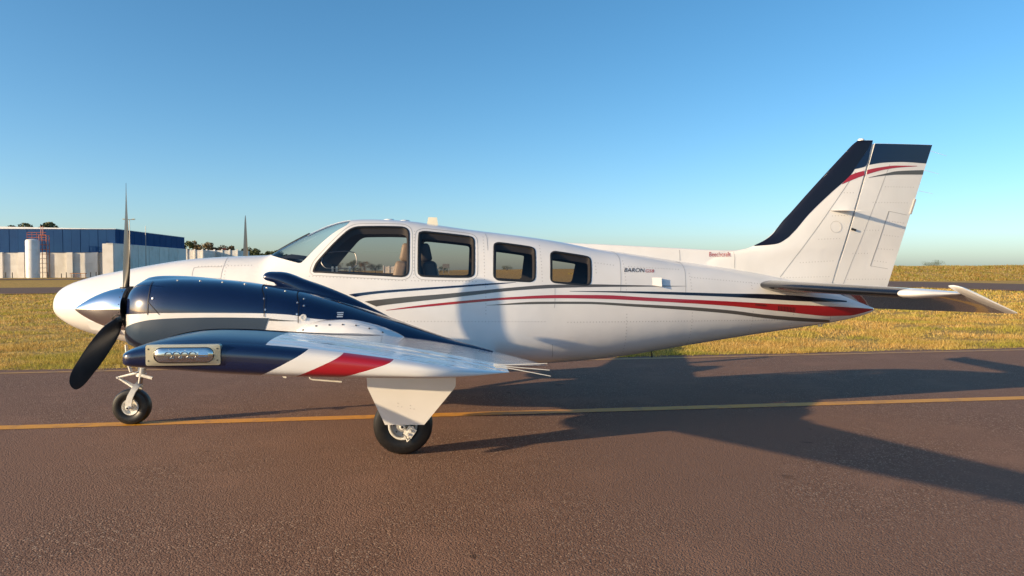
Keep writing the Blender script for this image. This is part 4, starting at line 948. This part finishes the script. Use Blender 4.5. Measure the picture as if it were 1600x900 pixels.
# ---- tailplane and drooped elevator
def stab(s):
    o = None
    def sec(y, x0, x1, zc, th, n=22, dz=0.):
        t = 1 - np.cos(np.linspace(0, 1, n)*math.pi/2); x = x0 + (x1-x0)*t; c = x1 - x0
        hh = th*5*(.2969*np.sqrt(t) - .1260*t - .3516*t**2 + .2843*t**3 - .06*t**4)*1.0
        return np.stack([x[::-1], np.full(n, s*y), zc + hh[::-1]], 1).tolist() + np.stack([x, np.full(n, s*y), zc - hh], 1).tolist()
    def panel(name, secs, m, parent):
        nc = len(secs[0]); v = [p for q in secs for p in q]; k = len(secs)
        f = grid_faces(k, nc) + [(r*nc+nc-1, r*nc, (r+1)*nc, (r+1)*nc+nc-1) for r in range(k-1)] + [tuple(range(nc)), tuple(range((k-1)*nc, k*nc))]
        return mobj(name, v, f, m, parent, sharp=45)
    lex = lambda y: 7.07 + (y-.10)*(7.325-7.07)/(2.34-.10); zs = lambda y: 1.362 + (y-.1)*(1.338-1.362)/2.3
    hx = lambda y: 7.76
    st = panel('tailplane', [sec(y, lex(y), 7.745, zs(y), .105 - .030*y/2.3) for y in np.linspace(.08, 2.20, 12)], [M['white']], PLANE)
    # rubber boot on the leading edge
    v = []; n = 20; ys = np.linspace(.10, 2.195, 12)
    for y in ys:
        x0, x1 = lex(y), 7.745; t = (np.linspace(-1, 1, 2*n+1)); u = (np.abs(t)**2)*.22; hh = 5*(.105-.030*y/2.3)*(.2969*np.sqrt(u) - .1260*u - .3516*u**2 + .2843*u**3 - .06*u**4)
        v += np.stack([x0 + (x1-x0)*u - .002, np.full(2*n+1, s*y), zs(y) + np.sign(t)*(hh + .002)], 1).tolist()
    mobj('boot', v, grid_faces(len(ys), 2*n+1), M['tail_boot'], st)
    # rounded white tip fairing
    v = []
    k = 7
    tip = [sec(2.20 + .14*math.sin(a), lex(2.2) + .20*(1-math.cos(a))**1.2, 7.745 - .03*(1-math.cos(a)), zs(2.2), .075*max(.08, math.cos(a))) for a in np.linspace(0, math.pi/2*.97, k)]
    panel('tip_fairing', tip, [M['white']], st)
    # elevator: hinged at hx, trailing edge down; horn balance at the tip
    D = math.radians(23.5); ca, sa = math.cos(D), math.sin(D)
    def esec(y, xf, xr, th):
        p = np.array(sec(y, xf, xr, 0, th, 18)); dx = p[:, 0] - hx(y); dz = p[:, 2]
        p[:, 0] = hx(y) + dx*ca + dz*sa; p[:, 2] = zs(y) - dx*sa + dz*ca; return p.tolist()
    te = lambda y: 8.345 + (y-.3)*(8.115-8.345)/2.1
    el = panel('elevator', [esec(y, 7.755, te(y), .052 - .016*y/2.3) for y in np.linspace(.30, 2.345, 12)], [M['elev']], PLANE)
    panel('horn_balance', [esec(y, xf, te(y) - .0005, th) for y, xf, th in ((2.350,7.60,.036),(2.40,7.59,.036),(2.44,7.60,.030),(2.465,7.64,.012))], [M['white']], el)
    v = []
    for y in np.linspace(.34, 1.30, 5):
        for xr in (te(y)-.14, te(y)-.136):
            dx = xr - hx(y); v.append((hx(y) + dx*ca - .010*sa, s*y, zs(y) - dx*sa - .0125*ca))
    mobj('trim_tab_gap', v, grid_faces(5, 2), M['seam'], el)
    # rivet beads along the tip edges
    b_ = MB()
    for t in np.linspace(.08, .98, 22):
        x = 7.60 + (te(2.45)-7.60)*t; dx = x - 7.76
        b_.lathe([(0,.004),(.003,.003),(.004,.0005)], (7.76 + dx*ca, s*2.452, zs(2.4) - dx*sa + .004), (0,s,.3), 6)
    tag(b_.build('rivet', M['rivet'], el), kind='stuff')
for s in (-1, 1): stab(s)
tag(PLANE, PLANE['label'], 'airplane')

# ------------------------------------------------------------------ hangar and yard at the far left
M['blue'] = mat('blue_sheet_cladding', (.004,.050,.165), .75, spec=.2, vary=((.006,.060,.185),.35,4,.4,.7))
M['blue2'] = mat('blue_sheet_cladding_faded', (.005,.056,.180), .75, spec=.2, vary=((.004,.045,.15),.5,4,.4,.7))
M['render'] = mat('white_render_wall', (.72,.70,.66), .85, vary=((.58,.55,.50),.35,6,.45,.75))
M['render2'] = mat('white_render_panel', (.66,.65,.62), .85, vary=((.52,.50,.46),.5,6,.45,.75))
M['orange'] = mat('orange_painted_steel', (.42,.10,.03), .55)
M['rust'] = mat('rusty_frame', (.36,.16,.06), .7)
M['tank'] = mat('white_tank_paint', (.76,.75,.73), .45, vary=((.60,.58,.54),.8,5,.5,.8))
M['trim'] = mat('pale_roof_trim', (.70,.72,.74), .5)
M['dark'] = mat('dark_opening', (.03,.03,.03), .8)
M['pole'] = mat('galvanised_pole', (.30,.30,.29), .5, metal=.5)
hg = tag(empty('hangar', (-95, 186, 0)), 'large hangar with blue sheet-metal upper walls over white rendered lower walls', 'hangar')
HO = Vector((-95, 186, 0))
def part(name, c, d, m, parent=hg, o=HO):
    b = MB(); b.box(Vector(c) - o, d); return b.build(name, m, parent, smooth=False)
x0, x1, y0, y1, HT = -128., -71.0, 165.0, 208.3, 11.0
b = MB(); b.box(Vector(((x0+x1)/2, (y0+y1)/2, 5.45)) - HO, (x1-x0-.3, y1-y0-.3, 10.7)); b.build('core_wall', M['render'], hg, smooth=False)
n = 30; w = (x1-x0)/n
for i in range(n): part('cladding_sheet', (x0+w*(i+.5), y0+(.02 if i % 2 else .06), 8.35), (w-.05, .18, 5.3), M['blue'] if i % 3 else M['blue2'])
n = 22; w = (y1-y0)/n
for i in range(n): part('cladding_sheet', (x1-(.02 if i % 2 else .05), y0+w*(i+.5), 9.3), (.18, w-.05, 3.4), M['blue'])
part('roof_edge', ((x0+x1)/2, y0-.02, 11.05), (x1-x0+.3, .3, .12), M['trim']); part('roof_edge', (x1, (y0+y1)/2, 11.05), (.3, y1-y0, .12), M['trim'])
b = MB(); b.add([Vector(p) - HO for p in ((x0,y0,11.02),(x1,y0,11.02),(x1,y1,11.02),(x0,y1,11.02),((x0+x1)/2,y0,11.6),((x0+x1)/2,y1,11.6))], [(0,4,5,3),(4,1,2,5),(0,1,4),(3,5,2)]); b.build('roof', M['trim'], hg, smooth=False)
px = [-126,-121.4,-116.8,-112.2,-107.6,-103,-98.4,-95.6,-91,-86.2,-80.7,-75.3]
for i in range(len(px)-1): part('wall_panel', ((px[i]+px[i+1])/2, y0-.05, 2.8), (px[i+1]-px[i]-.1, .2, 5.6), M['render2'] if i % 2 else M['render'])
for p in px: part('pilaster', (p, y0-.30, 2.85), (1.25, .75, 5.75), M['render'])
for i in range(len(px)-1): part('wall_joint', ((px[i]+px[i+1])/2, y0-.17, 3.2), (px[i+1]-px[i]-1.3, .06, .10), M['render2'])
n = 7; w = 45.5/n
part('annex_front', (-71.75, 162.9, 3.82), (2.3, .3, 7.64), M['render'])
for i in range(n): part('annex_panel', (-70.72, 163.1+w*(i+.5), 3.82), (.25, w-.22, 7.64), M['render2'] if i % 2 else M['render'])
part('annex_core', (-70.95, 185.9, 3.75), (.3, 45.2, 7.45), M['dark']); part('annex_cap', (-71.3, 185.6, 7.70), (1.5, 46, .10), M['trim'])
# tank with caged ladder
tk = tag(empty('storage_tank', (-86.3, 160.2, 0)), 'tall white cylindrical tank standing against the hangar wall', 'tank')
MB().lathe([(0,1.36),(8.1,1.36),(8.35,1.22),(8.5,.7),(8.55,.01)], (0,0,0), (0,0,1), 32).build('shell', M['tank'], tk)
for z in (2.0, 4.1, 6.2): MB().lathe([(z,1.365),(z+.02,1.385),(z+.1,1.385),(z+.12,1.365)], (0,0,0), (0,0,1), 32).build('shell_band', M['tank'], tk)
ld = tag(empty('access_tower', (-84.4, 161.2, 0)), 'orange steel ladder tower and rail beside the white tank', 'ladder tower')
for dx in (-.75, .75):
    for dy in (-.6, .6): MB().tube([(dx,dy,0),(dx,dy,9.4)], .07, 6).build('leg', M['orange'] , ld)
for z in np.arange(1.2, 9.5, 1.02):
    b = MB(); 
    for dy in (-.6,.6): b.tube([(-.75,dy,z),(.75,dy,z)], .05, 5)
    for dx in (-.75,.75): b.tube([(dx,-.6,z),(dx,.6,z)], .05, 5)
    b.build('rung', M['orange'] if z > 5.2 else M['bezel'], ld)
b = MB()
for z in (8.9, 9.5, 10.0):
    b.tube([(-3.2,-.6,z),(.75,-.6,z)], .05, 5)
for x in (-3.2,-2.2,-1.2,-.3): b.tube([(x,-.6,8.6),(x,-.6,10.0)], .05, 5)
b.tube([(-.3,-.6,9.4),(-.3,-.6,11.4)], .07, 6); b.tube([(.1,-.6,9.4),(.1,-.6,11.4)], .07, 6); b.build('platform_rail', M['orange'], ld)
tb = tag(empty('work_frame', (-75.6, 157.6, 0)), 'small rusty orange frame standing in front of the white hangar wall', 'frame')
for dx in (-1.5, -.5, .5, 1.5): MB().tube([(dx,0,0),(dx,0,1.0)], .06, 5).build('leg', M['rust'], tb)
MB().box((0,0,1.0), (3.2,.7,.14)).build('top_bar', M['rust'], tb, smooth=False); MB().box((0,0,.45), (3.0,.1,.08)).build('lower_bar', M['rust'], tb, smooth=False)
def post(x, y, h, lab):
    o = MB().tube([(0,0,0),(0,0,h)], .09, 6).build('yard_post', M['dark'], None); o.location = (x, y, 0); tag(o, lab, 'post', 'short dark posts in front of the hangar')
for x, lab in ((-94.6,'leftmost short dark post before the hangar wall'),(-92.9,'second short dark post from the left edge before the hangar'),(-90.6,'third short dark post from the left edge before the hangar'),(-88.9,'short dark post just left of the white tank'),(-82.3,'first short dark post right of the ladder tower'),(-79.4,'second short dark post right of the ladder tower'),(-77.9,'short dark post just left of the rusty frame'),(-72.9,'left one of two close dark posts at the hangar corner'),(-72.3,'right one of two close dark posts at the hangar corner')):
    post(x, 157 + (x % 1)*2, .9 + .5*((x*7) % 1), lab)
# light masts
def mast(x, y, h, lab, bar):
    o = tag(empty('light_mast', (x, y, 0)), lab, 'light mast'); MB().tube([(0,0,0),(0,0,h)], [.13,.06], 8).build('pole', M['pole'], o)
    if bar:
        MB().tube([(-1.1,0,h-.1),(1.0,0,h-.1)], .07, 6).build('cross_arm', M['pole'], o)
        for s in (-1, .9): MB().box((s,-.2,h-.02), (.55,.4,.16)).build('lamp_head', M['bezel'], o, smooth=False)
mast(-61.25, 149, 12.2, 'thin floodlight mast with a cross arm behind the upright propeller blade', True)
mast(-66.3, 169.7, 12.0, 'slim bare mast rising above the blue hangar roof', False)

# low white buildings right of the hangar
def low_building(name, cx, cy, w, d, h, lab, n, m2):
    o = tag(empty(name, (cx, cy, 0)), lab, 'building'); MB().box((0, d/2, h/2), (w, d, h)).build('core_wall', M['render'], o, smooth=False)
    for i in range(n): MB().box((-w/2 + w*(i+.5)/n, -.08, h/2), (w/n-.15, .16, h-.1)).build('wall_panel', M[m2], o, smooth=False)
    for i in range(n+1): MB().box((-w/2 + w*i/n, -.2, h/2+.3), (.5, .4, h+.6)).build('pilaster', M['render'], o, smooth=False)
    MB().box((0, d/2, h+.12), (w+.3, d+.3, .22)).build('roof_edge', M['trim'], o, smooth=False); return o
low_building('workshop', -83.8, 251.5, 7.8, 14, 8.4, 'cream low building with pilasters just right of the blue hangar', 3, 'render')
low_building('storehouse', -77.7, 266, 10.8, 16, 8.7, 'greyish white low building behind the nose of the aeroplane', 4, 'render2')
low_building('shed', -26, 392, 9, 8, 3.4, 'small pale shed on the horizon seen through the front side window', 3, 'render')
low_building('outbuilding', -5, 400, 7, 7, 3.0, 'tiny white outbuilding on the horizon seen through the front side window', 2, 'render')
ho = tag(empty('house', (-88.6, 300, 0)), 'far house with an orange tiled roof behind the low white buildings', 'house')
MB().box((0,3,4.4), (4,6,8.8)).build('wall', M['render'], ho, smooth=False)
MB().add([(-2.4,-.4,8.8),(2.4,-.4,8.8),(2.4,6.4,8.8),(-2.4,6.4,8.8),(-1.6,3,10.9),(1.6,3,10.9)], [(0,1,5,4),(1,2,5),(2,3,4,5),(3,0,4)]).build('roof', M['orange'], ho, smooth=False)

# ------------------------------------------------------------------ trees
def leaf_mat(name, a, b_):
    m = bpy.data.materials.new(name); m.use_nodes = True; n = m.node_tree.nodes; l = m.node_tree.links; p = n['Principled BSDF']; p.inputs['Roughness'].default_value = .7
    g = n.new('ShaderNodeNewGeometry'); x = n.new('ShaderNodeMix'); x.data_type = 'RGBA'; x.inputs[6].default_value = (*a, 1); x.inputs[7].default_value = (*b_, 1)
    l.new(g.outputs['Random Per Island'], x.inputs[0]); l.new(x.outputs[2], p.inputs['Base Color']); return m
LF = [leaf_mat('dark_foliage', (.030,.050,.016), (.075,.095,.030)), leaf_mat('brown_foliage', (.10,.075,.035), (.20,.14,.06)), leaf_mat('olive_foliage', (.05,.065,.022), (.12,.12,.045))]
M['bark'] = mat('bark', (.10,.075,.055), .9, vary=((.06,.045,.03),3,5,.4,.7))
def tree(x, y, h, rx, lab, kind, seed, z0=0., n=3400, base=.28, group=None):
    r = np.random.default_rng(seed); o = tag(empty('tree', (x, y, z0)), lab, 'tree', group)
    b = MB(); b.tube([(0,0,-.2),(.02*h,0,h*.3),(-.01*h,.01*h,h*.62)], [.035*h,.026*h,.012*h], 8); tips = []
    for i in range(9):
        a = r.uniform(0, 6.28); z = h*r.uniform(.25, .55); q = (math.cos(a)*rx*r.uniform(.45,.8), math.sin(a)*rx*r.uniform(.45,.8), h*r.uniform(.55,.88))
        b.tube([(0,0,z), (q[0]*.5, q[1]*.5, (z+q[2])/2 + .03*h), q], [.014*h,.009*h,.004*h], 5); tips.append(q)
    b.build('trunk', M['bark'], o)
    cl = np.array(tips + [(r.uniform(-.7,.7)*rx, r.uniform(-.7,.7)*rx, h*r.uniform(base+.12,.93)) for _ in range(16)])
    cr = r.uniform(.20,.40, len(cl))*rx; k = r.integers(0, len(cl), n); d = r.standard_normal((n,3)); d /= np.linalg.norm(d, axis=1, keepdims=True)
    c = cl[k] + d*(cr[k]*r.uniform(.5,1.05,n))[:, None]*np.array([1,1,.72]); s = h*r.uniform(.018,.040,n)
    u = r.standard_normal((n,3)); u /= np.linalg.norm(u, axis=1, keepdims=True); w = np.cross(u, r.standard_normal((n,3))); w /= np.linalg.norm(w, axis=1, keepdims=True)
    v = np.stack([c - u*s[:, None], c + w*s[:, None]*.6, c + u*s[:, None], c - w*s[:, None]*.6], 1).reshape(-1,3)
    me = bpy.data.meshes.new('crown'); me.from_pydata(v.tolist(), [], np.arange(4*n).reshape(-1,4).tolist()); me.materials.append(LF[kind]); link(bpy.data.objects.new('crown', me), o)
tree(-114.5, 206, 15.0, 4.0, 'dark tree top showing over the left end of the hangar roof', 2, 1)
tree(-107.0, 205, 15.8, 5.8, 'wider tree top showing over the hangar roof above the tank', 2, 2)
tree(-98.0, 288, 13.2, 4.0, 'dense dark green tree directly right of the blue hangar', 0, 3, base=.1)
tree(-96.5, 303, 13.6, 6.5, 'brownish dry tree behind the cream low building', 1, 4, base=.15)
tree(-88.0, 306, 12.2, 5.2, 'second brownish tree beside the orange roof', 1, 5, base=.15)
tree(-79.5, 312, 11.4, 4.8, 'olive tree behind the greyish low building', 2, 6, base=.15)
tree(-63.0, 262, 9.2, 4.0, 'green tree in front of the windshield base', 0, 7, base=.1)
tree(-57.5, 264, 9.6, 4.2, 'rounded green tree touching the windshield in view', 0, 8, base=.1)
tree(-68.5, 300, 9.2, 4.0, 'small olive tree between the far propeller blade and the low building', 2, 18, base=.1)
for i, (x, y, h, rx, k) in enumerate(((-58,398,7.0,5.0,1),(-48,402,7.5,5.2,2),(-41,396,6.2,4.5,1),(-36,404,5.2,4,2),(-14,398,4.4,3.2,0),(2,404,4.2,3.5,2),(20,420,4.0,3.5,0),(40,430,4.0,3.6,2))):
    tree(x, y, h, rx, ('brown tall tree','largest olive tree','brown lower tree','olive lower tree','small dark tree','small olive tree','far dark bush','far olive bush')[i] + ' on the horizon seen through the cabin windows', k, 20+i, n=1500, base=.05)
tree(204, 276, 3.6, 4.6, 'lone flat dark tree on the horizon right of the tail', 0, 40, z0=1.2, base=.02, n=1600)
fr = tag(empty('billboard', (3.4, 290, 0)), 'far billboard frame on posts seen through the second cabin window', 'billboard')
MB().box((0,0,3.3), (2.8,.2,1.6)).build('board', M['pole'], fr, smooth=False)
for s in (-1, 1): MB().tube([(s*1.1,.1,0),(s*1.1,.1,2.6)], .1, 6).build('post', M['pole'], fr)

# ------------------------------------------------------------------ grass blades on the near verge
def grass_material():
    m = bpy.data.materials.new('dry_grass_blades'); m.use_nodes = True; n = m.node_tree.nodes; l = m.node_tree.links; p = n['Principled BSDF']; p.inputs['Roughness'].default_value = .75; p.inputs['Specular IOR Level'].default_value = .2
    g = n.new('ShaderNodeNewGeometry')
    def ramp(stops, f):
        r = n.new('ShaderNodeValToRGB'); l.new(f, r.inputs[0]); e = r.color_ramp.elements
        while len(e) < len(stops): e.new(.5)
        for q, (t, c) in zip(e, stops): q.position = t; q.color = (*c, 1)
        return r.outputs[0]
    dry = ramp([(0,(.30,.165,.045)),(.35,(.56,.34,.10)),(.7,(.70,.47,.15)),(1,(.80,.61,.27))], g.outputs['Random Per Island'])
    grn = ramp([(0,(.18,.185,.030)),(.5,(.40,.36,.065)),(1,(.62,.50,.13))], g.outputs['Random Per Island'])
    t = n.new('ShaderNodeTexNoise'); t.inputs['Scale'].default_value = .55; t.inputs['Detail'].default_value = 4; l.new(g.outputs['Position'], t.inputs['Vector'])
    mr = n.new('ShaderNodeMapRange'); mr.inputs[1].default_value = .44; mr.inputs[2].default_value = .62; l.new(t.outputs['Fac'], mr.inputs[0])
    at = n.new('ShaderNodeAttribute'); at.attribute_name = 'green'; sm = n.new('ShaderNodeMath'); sm.operation = 'ADD'; sm.use_clamp = True; l.new(mr.outputs[0], sm.inputs[0]); l.new(at.outputs['Fac'], sm.inputs[1])
    x = n.new('ShaderNodeMix'); x.data_type = 'RGBA'; l.new(sm.outputs[0], x.inputs[0]); l.new(dry, x.inputs[6]); l.new(grn, x.inputs[7]); n.remove(p); df = n.new('ShaderNodeBsdfDiffuse'); tl = n.new('ShaderNodeBsdfTranslucent'); ms = n.new('ShaderNodeMixShader'); ms.inputs[0].default_value = .38
    l.new(x.outputs[2], df.inputs[0]); l.new(x.outputs[2], tl.inputs[0]); l.new(df.outputs[0], ms.inputs[1]); l.new(tl.outputs[0], ms.inputs[2]); l.new(ms.outputs[0], n['Material Output'].inputs[0])
    return m
M['grass'] = grass_material()
def blades(zones):
    r = np.random.default_rng(11); V = []; G = []
    for y0, y1, dens, hm, wd in zones:
        xl = lambda y: 3.8 - .86*(y + 7.5) - 1; xr = lambda y: 3.8 + .90*(y + 7.5) + 1
        A = (xr(y1) - xl(y1))*(y1-y0); n = int(A*dens); x = r.uniform(xl(y1), xr(y1), n); y = r.uniform(y0, y1, n)
        e = np.where(x < 15, 4.28 + .0745*(x+3), 4.28 + .0745*18 + .06*(x-15))
        # patchy cover
        pt = np.sin(x*1.3+np.sin(y*.9)*2)*np.sin(y*1.7+np.sin(x*.7)*2) + .6*np.sin(x*4.1+y)*np.sin(y*5.3-x)
        ok = (y > e - .10 + .06*np.sin(x*9) + .07*np.sin(x*2.3+1)) & (r.uniform(-1.05,1.25,n) < pt) & (x > xl(y)) & (x < xr(y))
        nr_ = np.array(near); ok &= ~((y > np.interp(x, nr_[:8,0], nr_[:8,1]) - .3) | ((x > 42.8) & (x < 62) & (y < 84)))
        x, y, pt = x[ok], y[ok], pt[ok]; n = len(x)
        edge = np.exp(-np.clip(y - np.where(x < 15, 4.28+.0745*(x+3), 5.62+.06*(x-15)), 0, 9)/.35)
        h = hm*r.uniform(.4,1.25,n)*(1 + .35*pt)*(1 + .5*edge); a = r.uniform(0, 6.28, n); ln = r.uniform(.2,1.1,n)*h; w = wd*r.uniform(.6,1.3,n)
        b_ = r.uniform(0, 6.28, n)
        p0 = np.stack([x - w*np.cos(a), y - w*np.sin(a), np.full(n,-.03)], 1); p1 = np.stack([x + w*np.cos(a), y + w*np.sin(a), np.full(n,-.03)], 1)
        p2 = np.stack([x + ln*np.cos(b_), y + ln*np.sin(b_), h - .02], 1); V.append(np.stack([p0,p1,p2], 1).reshape(-1,3)); G.append(np.repeat(np.clip(edge*.9*(.5 + .5*np.sin(x*1.1 + np.sin(x*.37)*2)) + .15*(pt > .8), 0, 1), 3))
    V = np.concatenate(V); n = len(V)//3; me = bpy.data.meshes.new('verge_grass')
    me.vertices.add(3*n); me.vertices.foreach_set('co', V.astype(np.float32).ravel()); me.loops.add(3*n); me.loops.foreach_set('vertex_index', np.arange(3*n, dtype=np.int32))
    me.polygons.add(n); me.polygons.foreach_set('loop_start', np.arange(0, 3*n, 3, dtype=np.int32)); me.update(calc_edges=True)
    at = me.attributes.new('green', 'FLOAT', 'POINT'); at.data.foreach_set('value', np.concatenate(G).astype(np.float32)); me.materials.append(M['grass']); o = link(bpy.data.objects.new('verge_grass', me)); print('blades', n)
    return tag(o, 'short dry yellow-green grass covering the verge behind the aeroplane', 'grass', kind='stuff')
blades([(4.0, 8.0, 2000, .050, .0045), (8.0, 14, 800, .052, .007), (14, 26, 240, .060, .013), (26, 55, 55, .075, .028)])
r_ = np.random.default_rng(5); n = 60000
x = r_.uniform(30, 210, n); y = r_.uniform(84, 150, n); h = r_.uniform(.1,.38,n)*(1+.5*np.sin(x*.5)*np.sin(y*.3)); z = ground_h(x, y) - .05; w = r_.uniform(.06,.16,n); b_ = r_.uniform(0,6.28,n)
V = np.stack([np.stack([x-w,y,z],1), np.stack([x+w,y,z],1), np.stack([x+h*.4*np.cos(b_), y+h*.4*np.sin(b_), z+h],1)], 1).reshape(-1,3)
me = bpy.data.meshes.new('bank_grass'); me.from_pydata(V.tolist(), [], np.arange(3*n).reshape(-1,3).tolist()); me.materials.append(M['grass'])
tag(link(bpy.data.objects.new('bank_grass', me)), 'taller dry grass on the low bank beyond the far taxiway', 'grass', kind='stuff')
